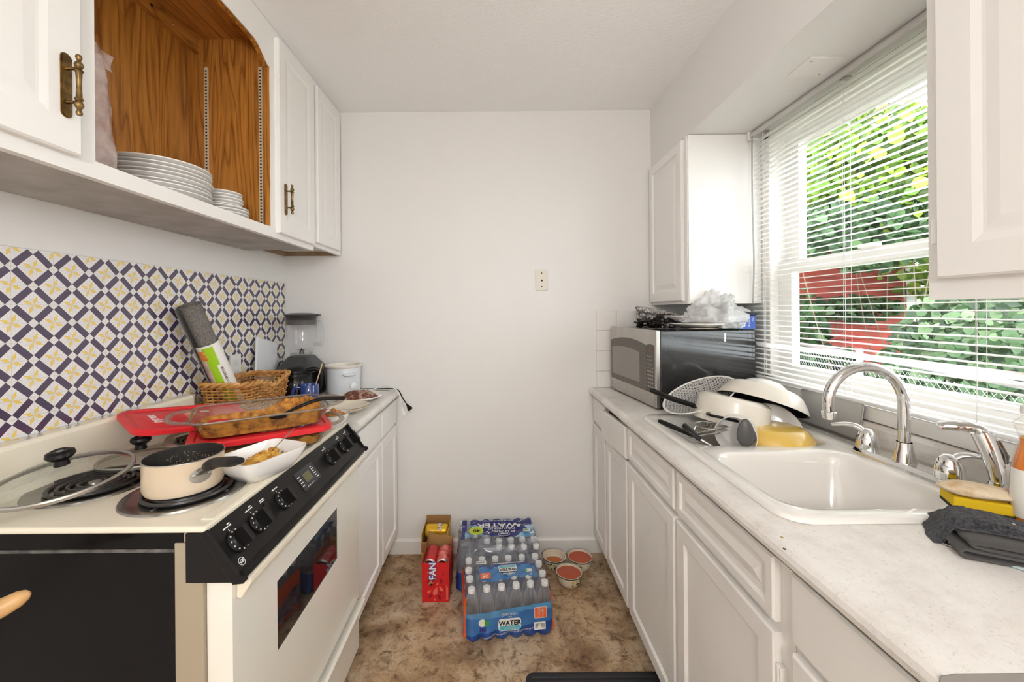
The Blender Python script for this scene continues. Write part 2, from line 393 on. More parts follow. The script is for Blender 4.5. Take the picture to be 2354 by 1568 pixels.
# ---- patterned backsplash on the left wall
TW = mat('tile_white', (.83, .81, .81), .12, coat=.5, var=.06, vscale=25, coords='World')
TB_ = mat('tile_indigo', (.075, .058, .105), .14, coat=.5)
TY = mat('tile_yellow', (.80, .60, .17), .14, coat=.5)
TG = mat('tile_pale_grey', (.74, .735, .75), .14, coat=.5)
ps = thing('patterned_backsplash', 'star and lattice patterned tile backsplash in indigo and yellow behind the stove', 'backsplash', (XL, 1.45, .912))
B().box((XL+.0005, .826, .912), (XL+.002, YB-.002, 1.503)).obj('backing', mat('backsplash_joint', (.52, .50, .50), .5), ps)
sT = .0466
def tile_mesh(ys, zs):   # one printed tile with star corners at (0,0) and (1,1)
    L = .285; b = B(); e = .006
    b.box((0, e*sT, e*sT), (.002, (1-e)*sT, (1-e)*sT), 0)
    def poly(pts, mi):
        n = len(pts); b.add([(.0021, p[0]*sT, p[1]*sT) for p in pts], [tuple(range(n))], mi)
    def cl(q): return (min(max(q[0], e), 1-e), min(max(q[1], e), 1-e))
    poly([cl(q) for q in ((.74, 0), (1, .26), (.26, 1), (0, .74))], 1)
    k = .7071*L
    for fl_ in (0, 1):
        t = (lambda q: (1-q[0], 1-q[1])) if fl_ else (lambda q: q)
        poly([cl(t(q)) for q in ((0, 0), (k, k), (k, k+L), (0, L))], 2)
        poly([cl(t(q)) for q in ((0, 0), (L, 0), (k+L, k), (k, k))], 3)
    return b
tA = tile_mesh(1, 1).mesh('tile')
for m_ in (TW, TB_, TY, TG): tA.materials.append(m_)
zt0 = 1.5045-sT*13.05        # rows
cnt = 0
zlow, zhigh, yhigh = .9145, 1.503, YB-.003
slots = []
for i in range(0, 30):
    for j in range(0, 14):
        y = 1.0125+(i-4)*sT; z = zt0+j*sT
        if z+sT < .916 or z >= zhigh or y > yhigh: continue
        if y < 1.49 and z+sT < 1.03: continue
        slots.append((y, z, (i+j) % 2))
slots.sort()
def tile_geo(y, z, rot):
    bm = bmesh.new(); bm.from_mesh(tA)
    if rot: bmesh.ops.rotate(bm, verts=bm.verts, cent=(0, sT/2, sT/2), matrix=Matrix.Rotation(pi/2, 3, 'X'))
    for co, no in (((0, 0, zhigh-z), (0, 0, 1)), ((0, 0, zlow-z), (0, 0, -1)), ((0, yhigh-y, 0), (0, 1, 0))):
        bmesh.ops.bisect_plane(bm, geom=bm.verts[:]+bm.edges[:]+bm.faces[:], plane_co=co, plane_no=no, clear_outer=True)
    return bm
crop_cache = {}; rest = bmesh.new()
for (y, z, rot) in slots:
    loc = V(XL+.002, y, z)-ps.location
    if cnt >= 296:
        bm = tile_geo(y, z, rot); bmesh.ops.translate(bm, verts=bm.verts, vec=loc)
        tmp = bpy.data.meshes.new('tmp'); bm.to_mesh(tmp); bm.free(); rest.from_mesh(tmp); bpy.data.meshes.remove(tmp); continue
    if z+sT > zhigh or z < zlow or y+sT > yhigh:
        key = (round(z, 4), rot, y+sT > yhigh)
        if key not in crop_cache:
            me = bpy.data.meshes.new('tile'); bm = tile_geo(y, z, rot); bm.to_mesh(me); bm.free()
            for m_ in (TW, TB_, TY, TG): me.materials.append(m_)
            crop_cache[key] = me
        o = bpy.data.objects.new('tile', crop_cache[key]); o.location = loc
    else:
        o = bpy.data.objects.new('tile', tA); o.location = loc
        if rot: o.rotation_euler = (pi/2, 0, 0); o.location = loc+V(0, sT, 0)
    COL.objects.link(o); o.parent = ps; cnt += 1
me = bpy.data.meshes.new('tile_field'); rest.to_mesh(me); rest.free()
for m_ in (TW, TB_, TY, TG): me.materials.append(m_)
o = bpy.data.objects.new('tile_field', me); COL.objects.link(o); o.parent = ps; o['kind'] = 'stuff'
print('backsplash tiles', cnt)
# phone jack plate on the back wall
jp = thing('phone_jack_plate', 'ivory wall plate with a small jack on the bare wall', 'wall plate', (.255, YB, 1.506))
B().box((.221, YB-.006, 1.449), (.289, YB, 1.564)).obj('plate', mat('ivory_plate', (.72, .68, .60), .4), jp, bevel=.003)
for z in (1.469, 1.544):
    B().lathe([(0, 0), (.0035, 0), (.004, .003)], n=10, M=frame((.255, YB-.0075, z), (1, 0, 0), (0, 0, 1), (0, 1, 0))).obj('screw', BLKM, jp)
B().box((.249, YB-.0066, 1.500), (.261, YB-.005, 1.508)).box((.253, YB-.0066, 1.497), (.257, YB-.005, 1.501)).obj('jack', BLKM, jp)
# outlet on the patterned wall
oc = onx(540, 846, XL+.006)
ou = thing('wall_outlet', 'white outlet plate on the patterned backsplash behind the wicker basket', 'outlet', (XL+.0045, oc.y, oc.z))
B().box((XL+.0045, oc.y-.037, oc.z-.06), (XL+.011, oc.y+.037, oc.z+.06)).obj('plate', WHITEP, ou, bevel=.002)
for dz in (-.022, .022):
    B().box((XL+.011, oc.y-.017, oc.z+dz-.014), (XL+.0125, oc.y+.017, oc.z+dz+.014)).obj('socket', mat('socket_white', (.72, .72, .72), .4), ou, bevel=.004)
# added glowing globe, unseen behind the camera, put in to light the room
lx, ly, lz = .0, -1.15, 1.80
lf = thing('fill_globe', 'added glowing globe hung unseen behind the camera to light the room', 'lamp', (lx, ly, ZC))
B().lathe([(0, ZC-.001), (.06, ZC-.001), (.055, ZC-.02), (0, ZC-.028)], (lx, ly, 0), 32).obj('ceiling_rose', BRASS, lf)
B().tube([(lx, ly, ZC-.02), (lx, ly, lz+.15)], .004, 8).obj('cord', BLK, lf)
B().lathe([(0, lz+.165), (.03, lz+.163), (.035, lz+.135), (0, lz+.13)], (lx, ly, 0), 24).obj('cap', BRASS, lf)
B().ball((lx, ly, lz), .14, 40, 24).obj('globe', mat('fill_glow', (.9, .88, .84), .4, emit=((1, .98, .962), FILL_E)), lf)
# ================================================================ left side: cabinets and stove
def panel_door(root, y0, y1, z0, z1, x, dr, m, th=.018, inset=.05, name='door', raised=True, flat=False, dep=.007):
    """slab door/drawer front lying in the plane x, facing dr (+1 or -1 along x)"""
    ax = lambda y, z, d: V(x+dr*d, y, z)
    b = B()
    R = [rectring(y0, y1, z0, z1, 0, ax), rectring(y0, y1, z0, z1, th-.004, ax), rectring(y0+.004, y1-.004, z0+.004, z1-.004, th, ax)]
    if raised:
        i = inset
        for ins, d in (((i, th), (i+.004, th-.009), (i+.014, th-.007)) if flat else ((i, th), (i+(.014 if dep < .0045 else .004), th-dep), (i+.020, th-dep), (i+.04, th-dep*.25))):
            R.append(rectring(y0+ins, y1-ins, z0+ins, z1-ins, d, ax))
    b.loft(R, 0, False, True, True)
    return b.obj(name, m, root)
def pull(parent, x, y, z0, z1, dr):
    """antique brass pull with oval back plate, two posts and a turned bar"""
    b = B(); zc = (z0+z1)/2; h = (z1-z0)/2; w_ = .0105
    ring = []
    for k in range(24):
        a = 2*pi*k/24; ring.append((w_*cos(a), (h-w_)*(1 if sin(a) > 0 else -1)+w_*sin(a)))
    for sc, d0, d1 in ((1.0, 0, .002), (.8, .002, .0035)):
        b.loft([[V(x+dr*d0, y+p*sc, zc+q*(1 if sc == 1 else .97)) for p, q in ring], [V(x+dr*d1, y+p*sc, zc+q*(1 if sc == 1 else .97)) for p, q in ring]], 0, False)
    xb = x+dr*.026
    for zz in (zc-h*.52, zc+h*.52):
        b.lathe([(.0042, 0), (.003, .006), (.003, .018), (.0055, .024)], n=12, M=frame((x+dr*.002, y, zz), (0, 1, 0), (0, 0, dr), (dr, 0, 0)))
    H = h*.95
    prof = [(0, -H), (.004, -H+.001), (.0055, -H+.005), (.004, -H+.010), (.003, -H+.012), (.0062, -H+.017), (.0075, -H+.021), (.0062, -H+.025), (.0045, -H+.028), (.0075, -H+.032), (.005, -H+.036)]
    prof = prof+[(.0042, 0)]+[(r, -z) for r, z in reversed(prof)]
    b.lathe(prof, (xb, y, zc), 14)
    return b.obj('handle', BRASS, parent)
XF = -.855   # face of upper left cabinets
uc = thing('wall_cabinet', 'white wall cabinet with an open oak-lined shelf holding plates', 'cabinet', (-1.01, .7, 1.628))
YA0, YA1, ZA0 = -.9, 1.884, 1.628
OY0, OY1 = .858, 1.53        # open bay
b = B()
b.box((XL+.003, YA0, ZA0+.004), (XF-.02, YA1, ZA0+.016)); b.obj('bottom_panel', GREYWOOD, uc)
# face frame with scalloped valance
b = B(); fx0, fx1 = XF-.02, XF; ZT = ZC-.002
b.box((fx0, YA0, ZA0), (fx1, YA1, 1.665))                 # bottom rail
for y0, y1 in ((YA0, -.86), (-.02, .03), (.812, OY0), (OY1, 1.565), (1.862, YA1)): b.box((fx0, y0, 1.665), (fx1, y1, ZT))
for y0, y1 in ((-.86, -.02), (.03, .812), (1.565, 1.862)): b.box((fx0, y0, 2.40), (fx1, y1, ZT))
og = [(0, .0), (.012, .002), (.03, .012), (.05, .028), (.07, .040), (.095, .047), (.13, .048)]
low = [(OY0+d, 2.275+h) for d, h in og]+[(OY1-d, 2.275+h) for d, h in reversed(og)]
for k in range(len(low)-1):
    (ya, za), (yb, zb) = low[k], low[k+1]
    b.loft([[V(x, ya, za), V(x, yb, zb), V(x, yb, ZT), V(x, ya, ZT)] for x in (fx0, fx1)], 0, False)
b.obj('face_frame', CAB, uc)
# oak interior of the open bay
xb = XL+.006
ob = B().box((xb, OY0-.02, 1.66), (xb+.006, 1.565, 2.425)); ob.obj('back_panel', OAKZ, uc)
for ya, yb in ((1.555, 1.566), (OY0-.03, OY0-.018)): B().box((xb+.006, ya, 1.668), (fx0, yb, 2.425)).obj('side_panel', OAKZ, uc)
B().box((xb, OY0-.03, 2.40), (fx0, 1.566, 2.412)).obj('top_panel', OAKY, uc)
B().box((xb, OY0-.03, 1.645), (fx0, 1.566, 1.668)).obj('shelf_floor', mat('shelf_white', (.78, .76, .73), .5), uc)
B().box((xb+.006, OY0-.018, 2.345), (xb+.024, 1.555, 2.40)).obj('hanging_rail', OAKY, uc)
# oak edge showing along the inside of the valance and stile
eb = B()
for k in range(len(low)-1):
    (ya, za), (yb, zb) = low[k], low[k+1]
    eb.add([(fx0-.001, ya, za-.0012), (fx0-.001, yb, zb-.0012), (fx1-.003, yb, zb-.0012), (fx1-.003, ya, za-.0012)], [(0, 1, 2, 3)])
eb.box((fx0-.001, OY1-.0015, 1.67), (fx1-.003, OY1-.0002, 2.275))
eb.obj('opening_edge', OAKZ, uc)
for xs in (-1.115, -.905):      # slotted shelf standards
    sb = B().box((xs-.007, 1.5505, 1.675), (xs+.007, 1.555, 2.29)); st = sb.obj('shelf_standard', mat('brass_strip', (.74, .64, .46), .4, .25), uc)
    hb = B()
    for k in range(48):
        z = 1.685+k*.0125; hb.box((xs-.0035, 1.5502, z), (xs+.0035, 1.5506, z+.0055))
    hb.obj('slot_row', BLKM, st, kind='stuff')
sc_ = B()
for y, z in ((1.36, 2.375), (1.47, 2.362)): sc_.lathe([(0, .004), (.005, .003), (.006, 0)], n=10, M=frame((xb+.024, y, z), (0, 1, 0), (0, 0, 1), (1, 0, 0))).obj('screw', DULL, uc) if False else None
for y, z, mm in ((1.34, 2.37, BLKM), (1.43, 2.372, CHROME)):
    B().lathe([(0, .003), (.005, .002), (.006, 0)], n=10, M=frame((xb+.024, y, z), (0, 1, 0), (0, 0, 1), (1, 0, 0))).obj('screw', mm, uc)
d1 = panel_door(uc, .02, .815, 1.657, 2.41, XF, 1, CAB, inset=.062, dep=.0022)
pull(d1, XF+.018, .783, 1.722, 1.848, 1)
d0 = panel_door(uc, -.87, -.01, 1.657, 2.41, XF, 1, CAB, inset=.062, dep=.0022)
d2 = panel_door(uc, 1.560, 1.864, 1.650, 2.41, XF, 1, CAB, dep=.003)
pull(d2, XF+.018, 1.603, 1.727, 1.853, 1)
for z in (1.74, 2.30):
    B().box((XF, 1.8625, z), (XF+.012, 1.866, z+.055)).obj('hinge', BLKM, uc)
# narrow end cabinet
nc = thing('end_cabinet', 'narrow white wall cabinet in the corner with raw wood underside', 'cabinet', (-1.01, 2.05, 1.65))
b = B(); b.box((fx0, 1.887, 1.65), (fx1, 1.92, ZT)).box((fx0, 2.17, 1.65), (fx1, YB-.003, ZT)).box((fx0, 1.92, 1.65), (fx1, 2.17, 1.685)).box((fx0, 1.92, 2.40), (fx1, 2.17, ZT))
b.obj('face_frame', CAB, nc)
for ya, yb in ((1.887, 1.903), (2.203, YB-.003)): B().box((XL+.004, ya, 1.65), (fx0, yb, ZT)).obj('side_panel', RAW, nc)
B().box((XL+.004, 1.903, 1.672), (fx0, 2.203, 1.682)).obj('bottom_panel', mat('painted_underside', (.66, .62, .57), .7), nc)
B().box((XL+.004, 1.903, 1.651), (XL+.022, 2.203, 1.672)).obj('nailer', RAW, nc)
panel_door(nc, 1.898, 2.17, 1.668, 2.415, XF, 1, CAB, dep=.003)
# plates on the open shelf
PLATE = mat('stoneware_white', (.80, .78, .75), .2, coat=.3)
def plate_prof(r, h, t=.004):
    o = [(0, 0), (r*.55, 0), (r*.62, .002), (r*.8, h*.45), (r, h), (r, h+t*.7), (r*.97, h+t), (r*.78, h*.45+t), (r*.6, t+.001), (0, t)]
    return o
def plate_mesh(nm, r, h, t=.004, m=PLATE, n=48):
    me = B().lathe(plate_prof(r, h, t), n=n).mesh(nm); me.materials.append(m); return me
big = plate_mesh('dinner_plate', .132, .020); small = plate_mesh('side_plate', .062, .014)
ords = ['lowest', 'second', 'third', 'fourth', 'fifth', 'sixth', 'seventh', 'topmost']
z = 1.669
for k in range(8):
    o = bpy.data.objects.new('dinner_plate', big); COL.objects.link(o); o.location = (-1.012+.004*sin(k*2.1), 1.205+.004*cos(k*3), z); z += .0115
    setp(o, label=f'{ords[k]} large white plate of the tall stack on the open oak shelf', category='plate', group='large plates on the open shelf')
z = 1.669
for k in range(8):
    o = bpy.data.objects.new('side_plate', small); COL.objects.link(o)
    sc = 1.28 if k < 3 else 1.0
    o.scale = (sc, sc, 1); o.location = (-.962+.003*sin(k*1.7), 1.415, z); z += .0105
    setp(o, label=f'{ords[k]} small white plate of the stack beside the oak shelf side', category='plate', group='small plates on the open shelf')
# plastic food bag on the shelf
BAGM = thin('pinkish_bag', (.95, .9, .9), ior=1.4, rough=.15, haze=(.93, .83, .81), hf=.6, hvar=14)
def bagfn(u, v):
    a = u*2*pi; z = v; wd = .062*(1-.25*z)*(1-.5*max(0, z-.75)*2); th = .035*(1-z*.75)+.004
    q = 1+.16*noise.noise(V(cos(a)*2, sin(a)*2, z*5))
    return V(-.95+th*cos(a)*q, .935+wd*sin(a)*q, 1.669+.285*z)
pb = thing('food_bag', 'pinkish clear plastic food bag standing in the open oak shelf', 'bag', (-.95, .935, 1.669))
B().grid(bagfn, 28, 18).obj('bag_body', BAGM, pb)
B().grid(lambda u, v: V(-.95+.006*sin(u*9+v*4), .905+.095*u, 1.945+.045*v-.012*u), 12, 6).obj('bag_flap', BAGM, pb)
# ---- left base cabinets and worktop
def base_unit(name, label, y0, y1, x, dr, xback, m, fronts, kickx, ends=True):
    t = thing(name, label, 'cabinet', ((x+xback)/2, (y0+y1)/2, 0))
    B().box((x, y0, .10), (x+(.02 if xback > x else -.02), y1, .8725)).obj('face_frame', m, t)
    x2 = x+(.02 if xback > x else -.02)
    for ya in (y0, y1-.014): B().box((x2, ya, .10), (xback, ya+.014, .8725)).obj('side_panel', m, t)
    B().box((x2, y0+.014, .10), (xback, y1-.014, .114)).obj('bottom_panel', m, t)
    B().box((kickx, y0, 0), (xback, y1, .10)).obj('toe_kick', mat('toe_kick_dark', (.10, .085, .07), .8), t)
    out = []
    for f in fronts: out.append(f(t))
    return t, out
COUNTER = bpy.data.materials.new('speckled_laminate'); COUNTER.use_nodes = True
nt = COUNTER.node_tree; p = nt.nodes['Principled BSDF']; p.inputs['Roughness'].default_value = .38
g = nt.nodes.new('ShaderNodeNewGeometry')
c1 = ramp(nt, ns(9, 8, .65), [(.33, (.66, .62, .575)), (.5, (.77, .74, .705)), (.7, (.81, .79, .76))])
c2 = ramp(nt, ns(220, 3, .6), [(.30, (.72, .69, .65)), (.42, (1, 1, 1)), (1, (1, 1, 1))])
c3 = ramp(nt, ns(28, 8, .75, 1.2), [(.30, (.62, .55, .46)), (.40, (1, 1, 1)), (1, (1, 1, 1))])
nt.links.new(mixc(mixc(c1, c2, mode='MULTIPLY', f=.6), c3, mode='MULTIPLY', f=.7), p.inputs['Base Color'])
xl = -.566
base_unit('base_cabinet', 'white base cabinet between the stove and the corner cabinet', 1.552, 1.903, xl, -1, XL+.004, CAB, [
    lambda t: panel_door(t, 1.562, 1.895, .735, .855, xl, 1, CAB, raised=False, name='drawer'),
    lambda t: panel_door(t, 1.562, 1.895, .125, .715, xl, 1, CAB, inset=.045, flat=True)], xl-.06)
base_unit('base_cabinet', 'white base cabinet in the corner under the dangling cords', 1.905, YB-.016, xl, -1, XL+.004, CAB, [
    lambda t: panel_door(t, 1.915, 2.195, .735, .855, xl, 1, CAB, raised=False, name='drawer'),
    lambda t: panel_door(t, 1.915, 2.195, .125, .715, xl, 1, CAB, inset=.045, flat=True)], xl-.06)
def nose(xe, s, z0=.873, z1=.911, r=.017, n=6):   # section of worktop with rounded front edge; s=+1 edge faces +x
    pts = [(xe-s*.05, z0), (xe-s*.01, z0)]
    for k in range(n+1):
        a = -pi/2+pi*k/n
        pts.append((xe-s*r+s*r*cos(a), (z0+z1)/2+(z1-z0)/2*sin(a)))
    return pts
lt = B().prism([(XL+.0025, .873)]+nose(-.53, 1)[1:]+[(XL+.0025, .911)], 'y', 1.552, YB-.001)
ltop = single(lt, 'worktop', 'speckled pale laminate worktop under the blender and slow cooker', 'worktop', COUNTER, (-.85, 1.9, .873))
# ---- stove
RY0, RY1 = .80, 1.548
rg = thing('electric_range', 'cream electric stove with coil burners and black control panel', 'stove', (-.87, 1.155, 0))
B().box((-1.16, RY0+.004, .06), (-.62, RY1-.004, .900)).obj('body', BLKM, rg)
b = B().box((-1.162, RY0, .03), (-.643, RY0+.004, .865)).box((-1.162, RY0-.001, .868), (-.62, RY0+.004, .900)); b.obj('side_panel', BLKG, rg, bevel=.001)
B().prism([(-1.162, .862), (-.644, .862), (-.644, .868), (-1.162, .868)], 'y', RY0-.003, RY0+.002).obj('side_seam', mat('worn_seam', (.16, .15, .14), .5, var=.7, vscale=40), rg)
B().box((-.644, RY0-.003, .05), (-.587, RY0+.03, .880)).box((-.626, RY0-.002, .880), (-.587, RY0+.03, .900)).box((-.644, RY1-.03, .05), (-.587, RY1, .900)).box((-.644, RY0+.03, .05), (-.62, RY1-.03, .16)).obj('corner_frame', CREAMD, rg, bevel=.002)
ct = B().box((-1.163, RY0-.007, .901), (-.578, RY1+.001, .9142)).obj('cooktop', CREAM, rg, bevel=.005, seg=3)
B().box((-.608, RY0+.02, .9135), (-.582, RY1-.02, .9168)).obj('spill_edge', CREAM, rg, bevel=.003, seg=3)
B().prism([(-1.162, .913), (-1.108, .913), (-1.118, .935), (-1.124, 1.025), (-1.130, 1.036), (-1.162, 1.036)], 'y', RY0-.003, RY1-.05).obj('backguard', CREAM, rg, bevel=.003)
B().box((-1.13, RY1-.062, .915), (-1.118, RY1-.052, 1.04)).obj('backguard_end_strip', DULL, rg)
def burner(cx, cy, R):
    dp = B().lathe([(R+.026, .9143), (R+.024, .918), (R+.010, .9175), (R+.003, .9153), (R*.5, .9149), (0, .9147)], (cx, cy, 0), 48).obj('drip_pan', mat('drip_pan_chrome', (.38, .37, .355), .25, 1, var=.4, vscale=18), rg)
    pts = []; N = 150; turns = 4.5
    for k in range(N+1):
        t = k/N; a = t*turns*2*pi; r = .018+(R-.018)*t; pts.append((cx+r*cos(a), cy+r*sin(a), .9196))
    B().tube(pts, .0046, 7).obj('coil', mat('coil_black', (.022, .02, .02), .3), dp)
    B().box((cx-R, cy-.003, .9146), (cx+R, cy+.003, .9165)).box((cx-.003, cy-R, .9146), (cx+.003, cy+R, .9165)).lathe([(.0, .9225), (.013, .922), (.015, .915)], (cx, cy, 0), 16).obj('coil_support', DULL, dp)
for q in ((-1.0, .995, .098), (-.74, .955, .098), (-.745, 1.33, .075), (-.99, 1.335, .075)): burner(*q)
# control panel
T0, T1 = V(-.582, 0, .902), V(-.518, 0, .818)
pp = [(T0.x, T0.z), (-.532, .836), (T1.x, T1.z), (-.516, .808), (-.525, .802), (-.62, .802), (-.62, .900)]
B().prism(pp, 'y', RY0-.006, RY1-.004).obj('control_panel', BLK, rg, bevel=.0015)
ep = [(T0.x+.006, T0.z+.006), (T1.x+.006, T1.z+.002), (-.500, .818), (-.497, .809), (-.504, .802), (-.525, .800), (-.590, .900)]
for y in (RY0-.009, RY1-.005): B().prism(ep, 'y', y, y+.006).obj('panel_end_cap', BLK, rg, bevel=.001)
B().prism([(-.524, .821), (-.507, .815), (-.504, .807), (-.522, .807)], 'y', RY0-.004, RY1-.003).obj('panel_lip', BLK, rg, bevel=.001)
pd_ = (T1-T0).normalized(); pn = V(-pd_.z, 0, pd_.x)            # down the slope, outward normal
if pn.x < 0: pn = -pn
PLEN = (T1-T0).length
def on_panel(y, s, d=0): return V(T0.x, y, T0.z)+pd_*(s*PLEN)+pn*d
def panel_frame(y, s, d=.0006): return frame(on_panel(y, s, d), (0, 1, 0), tuple(-pd_), tuple(pn))
for n_, y in enumerate((.843, .917, 1.024, 1.316, 1.428, 1.496)):
    M = panel_frame(y, .52, 0)
    kb = B().lathe([(.0255, 0), (.0255, .004), (.0225, .007), (.019, .009), (.017, .013), (0, .013)], n=28, M=M).obj('knob', BLK, rg)
    B().box((-.006, -.020, .011), (.006, .020, .034), M=M).obj('grip', BLK, kb, bevel=.0015)
    tk = B()
    for k in range(12):
        a = 2*pi*(k+.5)/12
        if n_ < 3 or k % 2: tk.box((-.0016, .0192, .0070), (.0016, .0232, .0082), M=M @ Matrix.Rotation(a, 4, 'Z'))
    tk.obj('dial_mark', mat('dial_print', (.55, .58, .60), .4), kb, kind='stuff')
    lb = B()
    for k in range(3): lb.box((-.012+k*.009, .034, 0), (-.005+k*.009, .037, .0004), M=M)
    lb.box((-.0006, .025, 0), (.0006, .0305, .0004), M=M)
    if n_ != 2: lb.box((.004, .039, 0), (.012, .0415, .0004), M=M)
    lb.box((.024, -.002, 0), (.0275, .002, .0004), M=M)
    lb.obj('printed_label', INK, rg, kind='stuff')
M = panel_frame(1.165, .48, 0)
dsp = B().box((-.052, -.028, 0), (.052, .028, .0015), M=M).obj('display_bezel', mat('display_black', (.01, .012, .018), .15), rg)
B().box((-.022, -.013, .0015), (.016, .013, .002), M=M).obj('display_window', mat('display_olive', (.11, .10, .035), .2), dsp)
tk = B()
for k in range(6): tk.box((.030, -.02+k*.007, .0015), (.042-(k % 2)*.004, -.0175+k*.007, .0019), M=M)
for k in range(4): tk.box((-.047, .012-k*.009, .0015), (-.036, .0145-k*.009, .0019), M=M)
for k in range(4): tk.box((-.03+k*.011, -.024, .0015), (-.0245+k*.011, -.0225, .0019), M=M)
tk.obj('printed_label', INK, dsp, kind='stuff')
M = panel_frame(.966, .40, 0)
B().box((-.006, -.014, 0), (.006, .012, .004), M=M).obj('rocker_switch', BLK, rg, bevel=.001)
B().box((-.009, .017, 0), (.009, .019, .0004), M=M).box((-.009, .021, 0), (.009, .0233, .0004), M=M).obj('printed_label', INK, rg, kind='stuff')
M = panel_frame(.822, .88, 0)
B().lathe([(.0085, .0002), (.0085, .0006), (.0076, .0006), (.0076, .0002)], n=24, M=M).obj('emblem_ring', INK, rg)
text('GE', .0095, INK, rg, M, name='emblem_letters', ext=.0004, bold=.0002, shear=.2)
# oven door
b = B(); dx0, dx1 = -.586, -.535; yw0, yw1, zw0, zw1 = .970, 1.340, .515, .686
DY0, DY1, DZ0, DZ1 = .806, 1.540, .247, .800
b.box((dx0, DY0, DZ0), (dx1-.004, DY1, DZ1))
for lo, hi in (((DY0, DZ0), (yw0, DZ1)), ((yw1, DZ0), (DY1, DZ1)), ((yw0, DZ0), (yw1, zw0)), ((yw0, zw1), (yw1, DZ1))):
    b.box((dx1-.004, lo[0], lo[1]), (dx1, hi[0], hi[1]))
dr_ = b.obj('oven_door', WHITE_EN, rg)
B().box((dx1-.004, yw0, zw0), (dx1-.0022, yw1, zw1)).obj('door_glass', mat('oven_glass', (.012, .011, .011), .03, spec=.8), dr_)
B().prism([(dx1, .754), (dx1+.010, .754), (dx1+.030, .785), (dx1+.030, .797), (dx1+.022, .801), (dx1, .792)], 'y', DY0+.012, DY1-.012).obj('door_handle', CREAM, dr_, bevel=.003)
B().box((-.62, DY0, .772), (dx0, DY1, .795)).obj('door_gasket', BLKM, dr_)
dw = B().box((dx0, DY0, .055), (dx1, DY1, .232)).obj('storage_drawer', WHITE_EN, rg, bevel=.004)
B().prism([(dx1, .205), (dx1+.008, .205), (dx1+.026, .236), (dx1+.018, .242), (dx1, .236)], 'y', DY0, DY1).obj('drawer_lip', WHITE_EN, dw, bevel=.002)
B().box((-1.10, RY0+.03, 0), (-.62, RY1-.03, .06)).obj('plinth', BLKM, rg)
# wooden rod fixed to the wall beside the stove
wr = thing('wooden_rod', 'light wooden rod with rounded end beside the black stove side', 'rod', (-1.16, .43, .69))
A_, B_ = V(-1.165, .43, .69), V(-.817, .70, .852)
B().tube([A_+(B_-A_)*t for t in (0, .2, .5, .8, .93, .97, .99, 1.0)], [.0155, .0155, .0155, .0155, .0155, .0135, .009, .003], 16).obj('rod', mat('pale_wood', (.62, .36, .15), .4, var=.2, vscale=20), wr)
B().lathe([(0, .012), (.022, .012), (.026, 0), (0, 0)], n=20, M=frame((XL+.001, .43, .69), (0, 1, 0), (0, 0, 1), (1, 0, 0))).obj('wall_rosette', RAW, wr)
# ================================================================ things on the stove and left worktop
def glass_lid(label, loc, rot, R, h, knob_r=.026, rimm=STEEL):
    t = thing('pot_lid', label, 'lid', loc, rot, local=True)
    prof = [(R*sin(a)/sin(1.0), h*(cos(a)-cos(1.0))/(1-cos(1.0))) for a in [1.0*k/10 for k in range(10, -1, -1)]]
    prof[-1] = (0, h)
    B().lathe(prof, n=56).obj('glass_dome', GLASS, t)
    B().lathe([(R-.006, .003), (R+.001, .004), (R+.003, .001), (R+.002, -.005), (R-.002, -.007), (R-.005, -.002), (R-.006, .003)], n=56).obj('steel_rim', rimm, t)
    k = B().lathe([(0, h), (.014, h), (.013, h+.006), (.012, h+.012), (knob_r*.85, h+.018), (knob_r, h+.024), (knob_r*.93, h+.031), (knob_r*.6, h+.035), (knob_r*.4, h+.0335), (0, h+.033)], n=32).obj('knob', BLK, t)
    B().lathe([(0, h+.0338), (.006, h+.0338), (.0065, h+.033)], n=12).obj('screw', DULL, k)
    return t
glass_lid('round glass pot lid with black knob lying over the bare coil burner', (-1.0, .925, .9625), (radians(8), 0, 0), .122, .03)
glass_lid('smaller glass pot lid with black knob under the loose red lid', (-1.0, 1.125, .934), (0, 0, 0), .092, .025, .024)
# saucepan
SPB = mat('cream_nonstick_outside', (.72, .585, .43), .35, coat=.2)
SPI = mat('charcoal_nonstick_inside', (.03, .027, .025), .4, bump=.15, bscale=200)
sp = thing('saucepan', 'cream saucepan with dark inside and black handle on the coil burner', 'saucepan', (-.745, .955, .924), (0, 0, radians(-30)), local=True)
R, H = .079, .078
B().lathe([(0, 0), (R-.012, 0), (R-.004, .004), (R, .014), (R, H-.002), (R+.0015, H)], n=56).obj('pan_body', SPB, sp)
B().lathe([(R+.0015, H), (R-.0015, H), (R-.002, .012), (R-.012, .004), (0, .004)], n=56).obj('pan_inside', SPI, sp)
B().lathe([(R-.002, H-.001), (R+.0022, H-.0006), (R+.002, H+.001), (R-.001, H+.0012)], n=56).obj('pan_rim', STEEL, sp)
fb = B(); rnd = random.Random(3)
for k in range(150):
    a = rnd.uniform(.4, 2.9)+pi*.15; z = .030+.028*rnd.random()**1.5+.006*sin(a*3); r = R-.0022
    M = frame((r*cos(a), r*sin(a), z), (-sin(a), cos(a), 0), (0, 0, 1), (-cos(a), -sin(a), 0)); s = rnd.uniform(.0005, .0016)
    fb.add([(-s, -s*.6, .0003), (s, -s*.5, .0003), (s*.7, s, .0003), (-s*.8, s*.6, .0003)], [(0, 1, 2, 3)], 0, False, M)
fb.obj('sauce_specks', mat('dried_specks', (.42, .30, .17), .6), sp, kind='stuff')
hb = B()
hb.tube(cr([(R-.001, 0, .048), (R+.010, 0, .052), (R+.028, 0, .066), (R+.045, 0, .075)], 5), [.013, .013, .012, .011, .0105]*3+[.010], 12, flat=.34)
br = hb.obj('handle_bracket', STEEL, sp)
